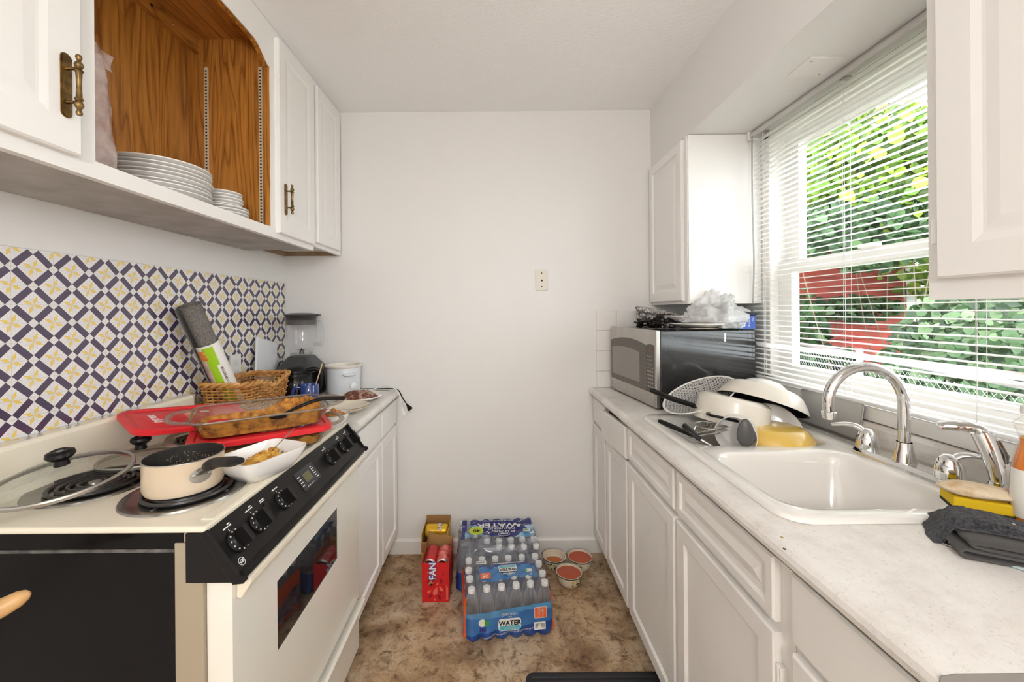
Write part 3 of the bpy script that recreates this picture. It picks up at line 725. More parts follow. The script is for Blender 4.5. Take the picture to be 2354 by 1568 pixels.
def rp(u, v):
    a = 2*pi*u; ang = .30*v*cos(a); return V((R+.0012+.0012*(1-v))*cos(ang), (R+.0012+.0012*(1-v))*sin(ang), .044+.017*v*sin(a))
B().grid(rp, 28, 6).obj('rivet_plate', STEEL, sp)
for dy in (-.014, .014):
    B().lathe([(0, .004), (.003, .0037), (.0047, .002), (.005, 0)], n=14, M=frame((R*cos(dy/R)+.0015, dy, .047), (0, 1, 0), (0, 0, 1), (1, 0, 0))).obj('rivet', CHROME, br)
hp = cr([(R+.034, 0, .070), (R+.055, 0, .080), (R+.09, 0, .090), (R+.13, 0, .098), (R+.165, 0, .106)], 6)
B().tube(hp, [.0145+.003*sin(pi*min(1, k/10)) if k < 20 else .0145-.0012*(k-19) for k in range(len(hp))], 16, flat=.72).obj('handle', BLK, sp)
# baking dishes
ANG = atan2(.549, .836); DC = V(-.737, 1.261, 0)
def dish(label, z, name='baking_dish'):
    t = thing(name, label, 'dish', (DC.x, DC.y, z), (0, 0, ANG), local=True)
    o = [rrect(.150, .103, .035, 6, 0), rrect(.158, .110, .038, 6, .004), rrect(.168, .120, .04, 6, .035), rrect(.172, .124, .042, 6, .048), rrect(.181, .133, .046, 6, .050), rrect(.182, .134, .046, 6, .054), rrect(.176, .128, .043, 6, .055)]
    i = [rrect(.168, .120, .04, 6, .048), rrect(.162, .114, .038, 6, .030), rrect(.152, .105, .036, 6, .007), rrect(.146, .099, .034, 6, .005)]
    B().loft(o+i, 0, True).obj('glass_body', GLASSD, t)
    RIMG = RIMGL
    B().tube(rrect(.180, .132, .045, 8, .0535), .0033, 8, closed=True).obj('glass_rim', RIMG, t)
    for s in (-1, 1):
        pts = cr([(s*.176, -.085, .052), (s*.205, -.078, .053), (s*.228, -.045, .054), (s*.232, 0, .054), (s*.228, .045, .054), (s*.205, .078, .053), (s*.176, .085, .052)], 6)
        B().tube(pts, .0085, 8, flat=.5).obj('glass_handle', RIMG, t)
    return t
RIMGL = thin('thick_glass_rim', (.72, .68, .62), ior=1.8, rough=.06, haze=(.72, .66, .60), hf=.22)
d_lo = dish('lower glass baking dish under a red lid on the stove', .9245)
def dish_food(root, fn, n=70, m=46, mt=FOOD, nm='casserole', hx=.160, hy=.112):
    def g(u, v):
        a, c_ = u*2-1, v*2-1; L = (abs(a)**6+abs(c_)**6)**(1/6); f = max(abs(a), abs(c_))/L if L > 1e-6 else 1
        return V(a*f*hx, c_*f*hy, fn(a, c_))
    b = B().grid(g, n, m)
    nn = m+1                                                   # skirt down to the dish floor
    edge = [i*nn for i in range(n+1)]+[n*nn+j for j in range(1, nn)]+[i*nn+m for i in range(n-1, -1, -1)]+[j for j in range(m-1, 0, -1)]
    top = [b.v[k] for k in edge]; low = [V(p.x*.955, p.y*.955, .0058) for p in top]
    b.loft([low, top], 0, True, False, False)
    return b.obj(nm, mt, root)
def rise(t, a, b): t = max(0, min(1, (t-a)/(b-a))); return t*t*(3-2*t)
dish_food(d_lo, lambda u, v: .030+.008*noise.noise(V(u*5, v*4, 3.1)), 30, 20)
def top_food(u, v):
    full = rise(u+.25*noise.noise(V(v*2.2, u*2, 1.2)), -.02, .38)
    e = max(abs(u), abs(v))
    crust = .024*rise(-v, .80, 1.0)+.018*rise(e, .86, 1.0)
    h = .0065+max(crust, 0)+full*.027
    return h+.008*(.25+full)*noise.noise(V(u*13, v*9, 2.0))+.006*(.1+full)*noise.noise(V(u*31, v*22, 5.0))+.003*noise.noise(V(u*50, v*40, 9.0))*(.2+full)
d_hi = dish('upper glass baking dish half full of orange casserole on the red lid', .9865)
cz = dish_food(d_hi, top_food, 110, 76)
lb = B(); rnd = random.Random(11)
for k in range(46):
    u, v = rnd.uniform(-.15, .92), rnd.uniform(-.8, .85); r = rnd.uniform(.005, .012)
    lb.ball((u*.158, v*.11, top_food(u, v)+r*.2), (r, r*rnd.uniform(.6, 1.2), r*.7), 8, 6, mi=0 if rnd.random() < .6 else 1, amp=.5, seed=k)
lb.obj('food_chunks', [FOOD, FOODY], d_hi, kind='stuff')
# red snap lid between the dishes
def red_lid(name, label, loc, rot, hx, hy, words=False, tab=False):
    t = thing(name, label, 'lid', loc, rot, local=True)
    R_ = [rrect(hx, hy, .045, 7, -.012), rrect(hx+.001, hy+.001, .046, 7, 0), rrect(hx-.003, hy-.003, .044, 7, .0035), rrect(hx-.016, hy-.016, .036, 7, .0035), rrect(hx-.020, hy-.020, .034, 7, -.0005), rrect(hx-.032, hy-.032, .03, 7, -.0005), rrect(hx-.034, hy-.034, .03, 7, .0005)]
    B().loft(R_, 0, True, False, True).obj('lid_plate', RED, t)
    for sx_, sy_ in ((1, 1),):
        c = V(sx_*(hx-.012), sy_*(hy-.012), -.006)
        B().loft([rrect(.026, .016, .012, 5, -.003), rrect(.026, .016, .012, 5, .003)], 0, True, M=Matrix.Translation(c+V(sx_*.012, sy_*.008, 0)) @ Matrix.Rotation(radians(-40), 4, 'Z')).obj('corner_tab', RED, t)
    return t
red_lid('snap_lid', 'red plastic lid closed on the lower glass baking dish', (DC.x, DC.y, .983), (0, 0, ANG), .186, .138)
ll = red_lid('snap_lid', 'loose red plastic lid with white lettering beside the glass lids', (-.972, 1.272, 1.012), (radians(7), radians(6), radians(55)), .160, .112)
M = Matrix(((0, -1, 0, -.092), (1, 0, 0, .004), (0, 0, 1, .0008), (0, 0, 0, 1)))
text('pyrex', .036, INK, ll, M, bold=.0006, sx=.95)
B().box((-.034, -.058, .0006), (-.002, .030, .0009)).obj('sticker', mat('sticker_red', (.55, .03, .03), .5), ll) if False else None
st = B().box((-.012, -.01, .0006), (.028, .052, .0010)).obj('sticker', mat('sticker_pink', (.80, .22, .16), .5), ll)
text('MICROWAVE', .0085, mat('sticker_text', (.85, .66, .36), .5), st, Matrix(((1, 0, 0, .008), (0, 1, 0, .030), (0, 0, 1, .0014), (0, 0, 0, 1))), sx=.55)
text('RECIPE', .0095, mat('sticker_text2', (.85, .66, .36), .5), st, Matrix(((1, 0, 0, .008), (0, 1, 0, .015), (0, 0, 1, .0014), (0, 0, 0, 1))), sx=.7)
B().box((.038, .03, .0006), (.062, .042, .0010)).obj('white_sticker', INK, ll)
# black serving spoon resting across the dish
p0, p1 = onz(672, 942, 1.046), onz(792, 916, 1.064)
ss = thing('serving_spoon', 'black serving spoon resting in the orange casserole', 'spoon', p0)
pm = (p0+p1)/2+V(0, 0, .014)
hp = cr([p0-V(.02, .012, .012), p0, pm, p1+V(0, 0, .002)], 8)
B().tube(hp, [.005+.006*k/len(hp) for k in range(len(hp))], 10, flat=.6).obj('handle', BLK, ss)
dv = (p0-p1); dv.z = 0; dv.normalize()
B().ball(p0+dv*.038-V(0, 0, .016), (.026, .02, .006), 16, 8, M=None).obj('spoon_bowl', BLK, ss)
# white square bowl with leftovers and fork
wb = thing('square_bowl', 'white square bowl with yellow leftovers on the stove front edge', 'bowl', (-.615, 1.05, .9155), (0, 0, radians(68)), local=True)
B().loft([rrect(.045, .035, .02, 6, 0), rrect(.058, .044, .024, 6, .003), rrect(.082, .062, .03, 6, .03), rrect(.094, .072, .032, 6, .058), rrect(.094, .072, .032, 6, .060), rrect(.091, .069, .030, 6, .0605), rrect(.079, .058, .028, 6, .030), rrect(.055, .041, .022, 6, .007), rrect(.03, .02, .012, 6, .006)], 0, True).obj('bowl_body', WHITE, wb)
def leftover(u, v):
    a = u*2*pi; r = v; h = .034*(1-r**2)*(1+.4*noise.noise(V(cos(a)*r*3, sin(a)*r*3, 4)))+.018
    q = 1+.25*noise.noise(V(cos(a), sin(a), 7))
    return V(.006+.066*r*cos(a)*q, .004+.046*r*sin(a)*q, h+.006*noise.noise(V(cos(a)*r*9, sin(a)*r*9, 1)))
B().grid(leftover, 40, 16).obj('leftovers', FOODY, wb)
lb = B(); rnd = random.Random(5)
for k in range(22):
    a = rnd.uniform(0, 6.28); r = rnd.uniform(.0, .9); q = leftover(a/6.283, r); s = rnd.uniform(.004, .009)
    lb.ball(q, (s, s, s*.8), 8, 6, mi=k % 2, amp=.5, seed=k+50)
for k in range(26):
    a = rnd.uniform(0, 6.28); q = V(.074*cos(a)*rnd.uniform(.85, 1), .054*sin(a)*rnd.uniform(.85, 1), .036); s = rnd.uniform(.001, .003)
    lb.ball(q, (s, s, s*.6), 6, 4, mi=0, seed=k)
lb.obj('food_chunks', [FOOD, FOODY], wb, kind='stuff')
f0, f1 = onz(622, 1040, .962), onz(676, 984, 1.025)
fk = thing('fork', 'steel fork leaning in the white square bowl', 'fork', f0)
B().tube([f0+(f1-f0)*t for t in (0, .3, .6, .85, .97, 1)], [.0025, .0028, .0036, .0045, .004, .0015], 10, flat=.4).obj('handle', STEEL, fk)
d = (f0-f1).normalized(); sd = d.cross(V(0, 0, 1)).normalized()
b = B().tube([f0, f0+d*.012, f0+d*.02], [.003, .008, .009], 10, flat=.25)
for k in range(4): b.tube([f0+d*.018+sd*(k-1.5)*.0045, f0+d*.046+sd*(k-1.5)*.0045], .0012, 5)
b.obj('tines', STEEL, fk)
# small bowl with food, gold rimmed plate, plate with meat
RIMB = mat('brown_rim_glaze', (.30, .20, .11), .25)
sb = thing('small_bowl', 'small cream bowl of orange food with a brown rim line beside the glass dishes', 'bowl', (-.600, 1.478, .9145))
c = (-.600, 1.478, .9145)
B().lathe([(0, 0), (.026, 0), (.028, .004), (.045, .025), (.054, .052), (.0525, .053), (.043, .026), (.02, .006), (0, .006)], c, 40).obj('bowl_body', WHITE, sb)
B().lathe([(.0538, .0505), (.0545, .052), (.0535, .0535), (.0525, .0525)], c, 40).obj('rim_line', RIMB, sb)
B().grid(lambda u, v: V(c[0]+.045*v*cos(u*6.283), c[1]+.045*v*sin(u*6.283), c[2]+.040+.028*(1-v)*(1+.5*noise.noise(V(cos(u*6.283)*v*4, sin(u*6.283)*v*4, 8)))+.007*noise.noise(V(cos(u*6.283)*v*9, sin(u*6.283)*v*9, 2))), 36, 12).obj('food', FOOD, sb)
gp = thing('rimmed_plate', 'cream plate with yellow and brown rim lines on the worktop', 'plate', (-.645, 1.728, .9115))
c = (-.645, 1.728, .9115)
CREAMPL = mat('cream_plate', (.74, .68, .56), .2, coat=.3)
B().lathe(plate_prof(.095, .022), c, 48).obj('plate_body', CREAMPL, gp)
B().lathe([(.0935, .0225), (.0955, .0235), (.0955, .0255), (.092, .0265)], c, 48).obj('rim_line', RIMB, gp)
B().lathe([(.079, .0152), (.088, .0205), (.0885, .0213), (.0785, .0158)], c, 48).obj('inner_line', mat('yellow_glaze', (.68, .47, .10), .25), gp)
mp = thing('meat_plate', 'white plate heaped with browned meat beside the slow cooker', 'plate', (-.668, 1.942, .9115))
c = (-.668, 1.942, .9115)
B().lathe(plate_prof(.112, .02), c, 48).obj('plate_body', WHITE, mp)
def meatfn(u, v):
    a = u*6.283; q = 1+.2*noise.noise(V(cos(a)*1.5, sin(a)*1.5, 3))
    return V(c[0]+.095*v*cos(a)*q, c[1]+.08*v*sin(a)*q, c[2]+.008+.034*(1-v**3)*(1+.35*noise.noise(V(cos(a)*v*4, sin(a)*v*4, 12)))+.006*noise.noise(V(cos(a)*v*14, sin(a)*v*14, 2)))
B().grid(meatfn, 44, 16).obj('meat', MEAT, mp)
rb_ = B(); rnd = random.Random(9)
for k in range(60):
    a = rnd.uniform(2.2, 3.9); r = rnd.uniform(.07, .098); rb_.ball((c[0]+r*cos(a), c[1]+r*sin(a), c[2]+.02+rnd.random()*.012), (.003, .0055, .003), 6, 4, seed=k)
rb_.obj('rice', mat('white_rice', (.78, .72, .62), .6), mp, kind='stuff')
# wicker basket
bk = thing('wicker_basket', 'rectangular amber wicker basket with dipped side rim', 'basket', (-1.045, 1.69, .9125))
bx0, by0 = -1.045, 1.69
def bring(hx, hy, z, N=132):
    P = rrect(hx, hy, .03, 6, 0); P.append(P[0]); L = [0]
    for a, b_ in zip(P, P[1:]): L.append(L[-1]+(b_-a).length)
    out = []; j = 0
    for k in range(N):
        s = L[-1]*k/N
        while L[j+1] < s: j += 1
        t = (s-L[j])/(L[j+1]-L[j]); q = P[j].lerp(P[j+1], t); out.append(V(bx0+q.x, by0+q.y, z))
    return out
def dip(p):     # rim height change along the side facing the aisle
    if p.x > bx0+.045: return -.030*max(0, 1-abs(p.y-(by0+.02))/.10)
    return 0
ztop = 1.062; rows = 12
wv = B()
for r_ in range(rows):
    f = r_/(rows-1); z = .918+f*(ztop-.012-.918); hx = .078+.016*f; hy = .145+.018*f
    base = bring(hx, hy, z); pts = []
    for k, q in enumerate(base):
        nrm = V(q.x-bx0, (q.y-by0)*.35, 0).normalized(); o_ = .0050*(1 if r_ % 2 else -1)*sin(2*pi*k/132*22)
        pts.append(q+nrm*o_+V(0, 0, dip(q)*f*f))
    wv.tube(pts, .0038, 5, closed=True)
wv.obj('weave', WICKER, bk)
sk = B()
for k in range(44):
    i = k*3; a = bring(.078, .145, .913)[i]; t_ = bring(.094, .163, ztop)[i]
    sk.tube([a, t_+V(0, 0, dip(t_))], .0028, 5)
sk.obj('stakes', WICKER, bk)
rm = B(); base = bring(.096, .165, ztop)
for ph in (0, pi):
    pts = []
    for k, q in enumerate(base):
        a = 2*pi*k/132*16+ph; nrm = V(q.x-bx0, (q.y-by0)*.4, 0).normalized()
        pts.append(q+nrm*.006*cos(a)+V(0, 0, .006*sin(a)+dip(q)))
    rm.tube(pts, .0062, 7, closed=True)
rm.obj('braided_rim', mat('wicker_rim', (.66, .36, .11), .4, col2=(.44, .19, .05), vscale=22), bk)
B().box((bx0-.07, by0-.138, .9128), (bx0+.07, by0+.138, .918)).obj('base', WICKER, bk)
# rolled shelf liner standing in the basket
r0, r1 = V(-1.070, 1.655, .93), V(-1.118, 1.462, 1.368)
GREYMESH = mat('grey_grip_mesh', (.25, .235, .215), .9, bump=1.0, bscale=320, col2=(.11, .10, .09), vscale=300, bdist=.003)
lr = thing('liner_roll', 'rolled grey mesh shelf liner with a green paper label', 'roll', r0)
ax = (r1-r0).normalized(); sx_ = ax.cross(V(0, 0, 1)).normalized(); sy_ = sx_.cross(ax).normalized()
if sy_.x < 0: sy_ = -sy_; sx_ = -sx_
ML = frame(r0, tuple(sx_), tuple(sy_), tuple(ax)); LEN = (r1-r0).length; RR = .040
rings = []
pts2 = [((RR-.0018*a)*cos(a+5.4), (RR-.0018*a)*sin(a+5.4)) for a in [i*.22 for i in range(62)]]
tl = V(sin(5.4), -cos(5.4), 0); rd = V(cos(5.4), sin(5.4), 0); pts2 = [tuple((rd*(RR+.004)+tl*.038).xy), tuple((rd*(RR+.003)+tl*.018).xy)]+pts2
b = B(); b.grid(lambda u, v: V(pts2[round(u*(len(pts2)-1))][0], pts2[round(u*(len(pts2)-1))][1], v*LEN), len(pts2)-1, 3, M=ML)
b.obj('mesh_roll', GREYMESH, lr, solid=.0022)
lab = B()
def labfn(a0, a1, z0, z1, r, mi): lab.grid(lambda u, v: V(r*cos(a0+(a1-a0)*u), r*sin(a0+(a1-a0)*u), z0+(z1-z0)*v), 10, 1, mi, M=ML)
vd = (V(0, 0, CZ)-r0); va = atan2(vd.dot(sy_), vd.dot(sx_))       # angle of the camera side
sgn = 1 if frame((0, 0, 0), tuple(sx_), tuple(sy_), tuple(ax)).to_3x3().determinant() > 0 else -1
labfn(0, 2*pi, -.005, .325, RR+.0012, 0)
LABW = mat('label_white', (.82, .81, .76), .45); LABG = mat('label_green', (.34, .62, .02), .45)
lo_ = lab.obj('paper_label', LABW, lr)
def patch(a0, a1, z0, z1, m, nm, d=.0016):
    bb = B(); bb.grid(lambda u, v: V((RR+d)*cos(va+a0+(a1-a0)*u), (RR+d)*sin(va+a0+(a1-a0)*u), z0+(z1-z0)*v), 10, 6, M=ML); return bb.obj(nm, m, lo_)
SD = 1 if (Matrix(ML).to_3x3() @ V(cos(va+.5), sin(va+.5), 0)).dot(V(1, .3, 0)) > (Matrix(ML).to_3x3() @ V(cos(va-.5), sin(va-.5), 0)).dot(V(1, .3, 0)) else -1
patch(-.62*SD, .28*SD, .235, .318, LABG, 'green_print'); patch(-.62*SD, .05*SD, .150, .236, LABG, 'green_print'); patch(-.55*SD, .45*SD, -.004, .151, LABG, 'green_print')
patch(-1.35*SD, -.60*SD, .08, .27, mat('photo_print', (.72, .52, .45), .5, col2=(.50, .34, .28), vscale=30), 'photo_print', .0014)
patch(-1.15*SD, -.45*SD, .268, .308, mat('fruit_print', (.65, .10, .02), .5, col2=(.75, .45, .10), vscale=70), 'fruit_print', .0020)
patch(.02*SD, .55*SD, .150, .240, LABW, 'barcode_label', .0022)
bc = B(); rnd = random.Random(2); z = .162
while z < .228:
    hgt = rnd.choice((.0012, .002, .003)); bb = None
    zz = z
    bc.grid(lambda u, v: V((RR+.0026)*cos(va+(.2+.22*u)*SD), (RR+.0026)*sin(va+(.2+.22*u)*SD), zz+hgt*v), 4, 1, M=ML); z += hgt+rnd.choice((.0016, .0026))
bc.obj('barcode', BLKM, lo_)
# white tablet leaning on the backsplash
wt = thing('white_board', 'flat white rectangular board leaning on the patterned backsplash', 'board', (-1.125, 1.94, .9125), (0, 0, 0), local=True)
A4 = [onx(563, 791, -1.157), onx(613, 782, -1.157), onx(637, 850, -1.135), onx(583, 850, -1.135)]
M = Matrix.Translation(V(-1.118, 1.945, .9125)-V(-1.125, 1.94, .9125)) @ Matrix.Rotation(radians(-14), 4, 'X') @ Matrix.Rotation(radians(-6), 4, 'Y')
B().box((-.010, -.092, .016), (0, .092, .300), M=M).obj('board_body', mat('board_white', (.74, .75, .77), .3), wt, bevel=.004)
B().box((0, .035, .225), (.0004, .068, .262), M=M).obj('grey_square', mat('pale_patch', (.66, .65, .66), .3), wt)
# blender
bl = thing('blender', 'black blender with a clear jar in the corner', 'blender', (-1.02, 2.10, .911), radians(0), local=True)
B().loft([rrect(.095, .088, .03, 5, 0), rrect(.098, .09, .03, 5, .02), rrect(.090, .085, .03, 5, .11), rrect(.085, .08, .03, 5, .135)], 0, True).obj('base', BLK, bl, bevel=.002)
B().loft([rrect(.108, .095, .03, 5, .125), rrect(.106, .093, .03, 5, .133), rrect(.058, .058, .03, 5, .195), rrect(.054, .054, .03, 5, .200)], 0, True).obj('collar', mat('dark_grey_plastic', (.055, .055, .058), .4), bl)
jr = B().lathe([(0, .212), (.048, .212), (.056, .222), (.066, .245), (.071, .29), (.075, .38), (.078, .388)], n=40).obj('jar', thin('jar_plastic', (.97, .97, .98), ior=1.6, rough=.05, haze=(.9, .9, .92), hf=.10), bl)
B().lathe([(.054, .200), (.056, .214), (.050, .216), (.048, .200)], n=32).obj('jar_collar', GLASS, jr)
b = B()
for k in range(4):
    a = k*pi/2+.5; b.tube([(0, 0, .226), (.012*cos(a), .012*sin(a), .232), (.026*cos(a), .026*sin(a), .236+.006*(k % 2))], [.004, .003, .001], 6, flat=.5)
b.lathe([(0, .212), (.012, .212), (.010, .232), (0, .236)], n=12).obj('blade', mat('blade_dark', (.06, .06, .06), .3, 1), jr)
B().tube(cr([(.070, 0, .372), (.10, 0, .376), (.108, 0, .36), (.108, 0, .30), (.106, 0, .268), (.098, 0, .258), (.066, 0, .262)], 6), .0065, 8, flat=1.3).obj('jar_handle', thin('handle_plastic', (.9, .91, .92), ior=1.5, rough=.05, haze=(.8, .8, .82), hf=.12), jr)
B().lathe([(0, .425), (.05, .424), (.082, .417), (.084, .410), (.078, .408), (.0735, .400), (.0735, .362), (.0715, .362), (.0715, .400), (0, .402)], n=40).obj('jar_lid', mat('lid_black', (.03, .03, .032), .3), bl)
B().box((.074, -.014, .409), (.098, .014, .417)).obj('lid_tab', mat('lid_black2', (.03, .03, .032), .3), bl, bevel=.002)
# coffee carafe
cf = thing('coffee_carafe', 'glass coffee carafe with dark coffee and black handle', 'carafe', (-.965, 1.928, .911), radians(12), local=True)
B().lathe([(0, .001), (.060, .001), (.070, .012), (.074, .04), (.070, .09), (.056, .13), (.050, .138)], n=40).obj('glass_body', GLASS, cf)
B().lathe([(0, .006), (.058, .006), (.067, .015), (.071, .04), (.0685, .078), (0, .078)], n=40).obj('coffee', COFFEE, cf)
B().lathe([(.051, .132), (.055, .135), (.056, .146), (.050, .156), (.035, .163), (0, .166)], n=32).obj('carafe_lid', BLK, cf)
B().lathe([(.0565, .124), (.060, .124), (.058, .135), (.0545, .135)], n=36).obj('band', BLK, cf)
B().tube(cr([(.052, 0, .148), (.085, 0, .152), (.108, 0, .138), (.112, 0, .10), (.104, 0, .060), (.090, 0, .045), (.074, 0, .052)], 6), .0085, 10, flat=1.3).obj('handle', BLK, cf)
# blue mug with stick
mg = thing('blue_mug', 'glossy cobalt blue mug in front of the slow cooker', 'mug', (-.868, 1.858, .911), radians(200), local=True)
BLUE = mat('cobalt_glaze', (.012, .045, .22), .12, coat=.5)
B().lathe([(0, 0), (.034, 0), (.038, .003), (.041, .03), (.041, .092), (.0395, .094), (.038, .092), (.037, .008), (0, .006)], n=40).obj('mug_body', BLUE, mg)
B().tube(cr([(.039, 0, .078), (.060, 0, .080), (.070, 0, .060), (.066, 0, .032), (.040, 0, .022)], 6), .006, 8, flat=1.3).obj('handle', BLUE, mg)
q0, q1 = V(-.862, 1.855, .925), V(-.808, 1.862, 1.102)
single(B().tube([q0, q0.lerp(q1, .5), q0.lerp(q1, .96), q1], [.0035, .0042, .0052, .003], 10, flat=.5), 'stir_stick', 'pale wooden stir stick standing in the blue mug', 'stick', mat('stick_wood', (.62, .46, .28), .5), q0)
# slow cooker
SCW = mat('white_painted_metal', (.68, .71, .75), .3, coat=.3)
sc = thing('slow_cooker', 'small white round slow cooker without lid', 'slow cooker', (-.805, 2.112, .911), radians(-60), local=True)
B().lathe([(0, .006), (.078, .006), (.083, .012), (.085, .13), (.084, .138)], n=48).obj('housing', SCW, sc)
B().lathe([(.083, .136), (.090, .140), (.094, .146), (.094, .150), (.088, .153), (.080, .150), (.077, .12), (.07, .06), (.05, .05), (0, .048)], n=48).obj('crock', mat('crock_cream', (.78, .73, .66), .15, coat=.4), sc)
for s in (-1, 1):
    M = Matrix.Rotation(radians(8)+pi*(s > 0), 4, 'Z')
    B().loft([rrect(.010, .026, .009, 5, .100, (.090, 0)), rrect(.017, .032, .012, 5, .106, (.092, 0)), rrect(.017, .032, .012, 5, .112, (.092, 0)), rrect(.010, .026, .009, 5, .114, (.090, 0))], 0, True, M=M).obj('handle', SCW, sc)
M = Matrix.Rotation(radians(25), 4, 'Z')
B().lathe([(.020, 0), (.020, .004), (.012, .010), (0, .011)], n=24, M=M @ frame((.083, 0, .045), (0, 1, 0), (0, 0, 1), (1, 0, 0))).obj('dial', WHITEP, sc)
for k in range(3):
    a = 2.1*k; B().lathe([(0, 0), (.010, 0), (.008, .008), (0, .008)], (.06*cos(a), .06*sin(a), -.0005), 12).obj('foot', BLKM, sc)
# appliance cords
def cord(label, mtl, pts, plug_m):
    t = thing('power_cord', label, 'cord', pts[0])
    P = cr(pts, 10); B().tube(P, .0030, 7, flat=1.0).obj('cable', mtl, t)
    e = P[-1]; d = (P[-1]-P[-3]).normalized(); up = V(0, 1, 0); s = d.cross(up).normalized(); up = s.cross(d)
    Mx = frame(e, tuple(s), tuple(up), tuple(d))
    pl = B().loft([rrect(.004, .004, .002, 3, -.006), rrect(.006, .0055, .002, 3, .004), rrect(.013, .009, .003, 3, .022), rrect(.012, .008, .003, 3, .030)], 0, True, M=Mx).obj('plug', mtl, t)
    for k in (-1, 1): B().box((k*.0055-.0008, -.003, .030), (k*.0055+.0008, .003, .045), M=Mx).obj('prong', CHROME, pl)
cord('black appliance cord with plug hanging off the worktop corner', BLK, [V(-.90, 2.20, .9142), V(-.78, 2.203, .9145), V(-.66, 2.195, .916), V(-.57, 2.165, .922), V(-.525, 2.14, .918), V(-.497, 2.12, .880), V(-.470, 2.11, .845)], BLK)
cord('white appliance cord with plug hanging below the black plug', WHITEP, [V(-.74, 2.185, .915), V(-.68, 2.175, .915), V(-.62, 2.165, .936), V(-.575, 2.150, .938), V(-.525, 2.125, .917), V(-.503, 2.105, .87), V(-.492, 2.10, .825)], WHITEP)
kn = onz(885, 897, .9125)
single(B().box((kn.x-.05, kn.y-.002, .9115), (kn.x+.02, kn.y+.002, .9135)), 'thin_skewer', 'thin metal skewer lying on the worktop behind the meat plate', 'skewer', DULL, kn)
# ================================================================ right side
XFR = .865
fc = thing('corner_cabinet', 'white wall cabinet in the corner above the microwave', 'cabinet', (1.02, 2.0, 1.36))
B().box((XFR, 1.79, 1.362), (XR-.002, YB-.004, 2.118)).obj('body', CAB, fc)
panel_door(fc, 1.825, 2.205, 1.375, 2.108, XFR, -1, CAB, inset=.045)
B().box((XFR-.004, 1.797, 1.362), (XFR, 1.822, 2.118)).obj('stile', CAB, fc)
B().box((XFR-.002, 1.8215, 1.44), (XFR+.0, 1.8245, 2.05)).obj('door_gap', RAW, fc)
ncb = thing('window_cabinet', 'white wall cabinet beside the window with a raised panel door', 'cabinet', (1.02, .35, 1.352))
B().box((XFR, -.10, 1.352), (XR-.002, .80, 2.118)).obj('body', CAB, ncb)
panel_door(ncb, -.06, .772, 1.392, 2.108, XFR, -1, CAB, inset=.06, dep=.003)
for z in (1.46, 2.0):
    B().box((XFR-.012, .774, z), (XFR, .786, z+.05)).obj('hinge', CAB, ncb, bevel=.002)
# base cabinets under the sink run
xr = .546
def front(y0, y1, z0, z1, raised=True, name='door', ins=.045, flat=False):
    return lambda t: panel_door(t, y0, y1, z0, z1, xr, -1, CABD, inset=ins, name=name, raised=raised, flat=flat)
base_unit('sink_run_cabinet', 'narrow white base cabinet nearest the baseboard under the microwave', 1.955, YB-.016, xr, 1, XR-.004, CABD, [front(1.962, 2.195, .735, .862, False, 'drawer'), front(1.962, 2.195, .115, .715, flat=True)], xr+.06)
t2, o2 = base_unit('sink_run_cabinet', 'white base cabinet whose crooked drawer stands ajar', 1.632, 1.953, xr, 1, XR-.004, CABD, [front(1.642, 1.945, .115, .715, flat=True)], xr+.06)
dj = panel_door(t2, -.155, .150, -.066, .066, 0, -1, CABD, raised=False, name='drawer')
dj.location = V(xr-.012, 1.795, .792)-t2.location+ORG[t2.name]; dj.rotation_euler = (0, 0, radians(3.0))
for v_ in dj.data.vertices: v_.co += ORG[t2.name]
dj.location = V(xr-.014, 1.795, .790)-t2.location
dj.rotation_euler = (radians(-1.2), 0, radians(3.0))
B().box((xr-.002, 1.645, .73), (xr, 1.945, .865)).obj('drawer_gap_shade', BLKM, t2)  # flat black sheet standing for the shade behind the ajar drawer
t3, o3 = base_unit('sink_cabinet', 'wide white sink base cabinet with two doors under the sink', .735, 1.630, xr, 1, XR-.004, CABD, [
    front(1.205, 1.62, .735, .860, True, 'false_drawer', .022), front(1.205, 1.62, .115, .715, flat=True), front(.770, 1.185, .735, .860, True, 'false_drawer', .022), front(.770, 1.185, .115, .715, flat=True)], xr+.06)
for z in (.16, .60):
    hg = B().box((xr-.014, .756, z), (xr, .770, z+.055)).lathe([(0, 0), (.004, 0), (.004, .06), (0, .06)], (xr-.012, .765, z-.002), 10).obj('hinge', CABD, t3, bevel=.001)
t4, o4 = base_unit('drawer_cabinet', 'white drawer cabinet at the open end of the sink worktop', .478, .733, xr, 1, XR-.004, CABD, [
    front(.492, .724, .735, .860, False, 'drawer'), front(.492, .724, .54, .715, True, 'drawer', .03), front(.492, .724, .33, .52, True, 'drawer', .03), front(.492, .724, .115, .31, True, 'drawer', .03)], xr+.06)
# worktop with sink cut-out
n_ = nose(.51, -1)
b = B(); CY0, CY1 = .466, YB-.001
b.prism([(.596, .873)]+n_[1:]+[(.596, .911)], 'y', CY0, CY1)
b.box((1.078, CY0, .873), (1.187, CY1, .911)); b.box((.596, CY0, .873), (1.078, .813, .911)); b.box((.596, 1.577, .873), (1.078, CY1, .911))
wtop = thing('sink_worktop', 'long pale laminate worktop holding the sink and microwave', 'worktop', (.85, 1.34, .873))
b.obj('slab', COUNTER, wtop)
B().prism([(1.148, .911), (1.141, .925), (1.138, .95), (1.138, .972), (1.144, .984), (1.187, .984), (1.187, .911)], 'y', CY0, CY1).obj('upstand', COUNTER, wtop)
B().prism([(.513, .876), (.51, .892), (.513, .908), (.53, .911), (1.18, .911), (1.18, .873), (.53, .873)], 'y', CY0-.0012, CY0).obj('end_strip', mat('end_strip_grey', (.22, .205, .19), .6), wtop)
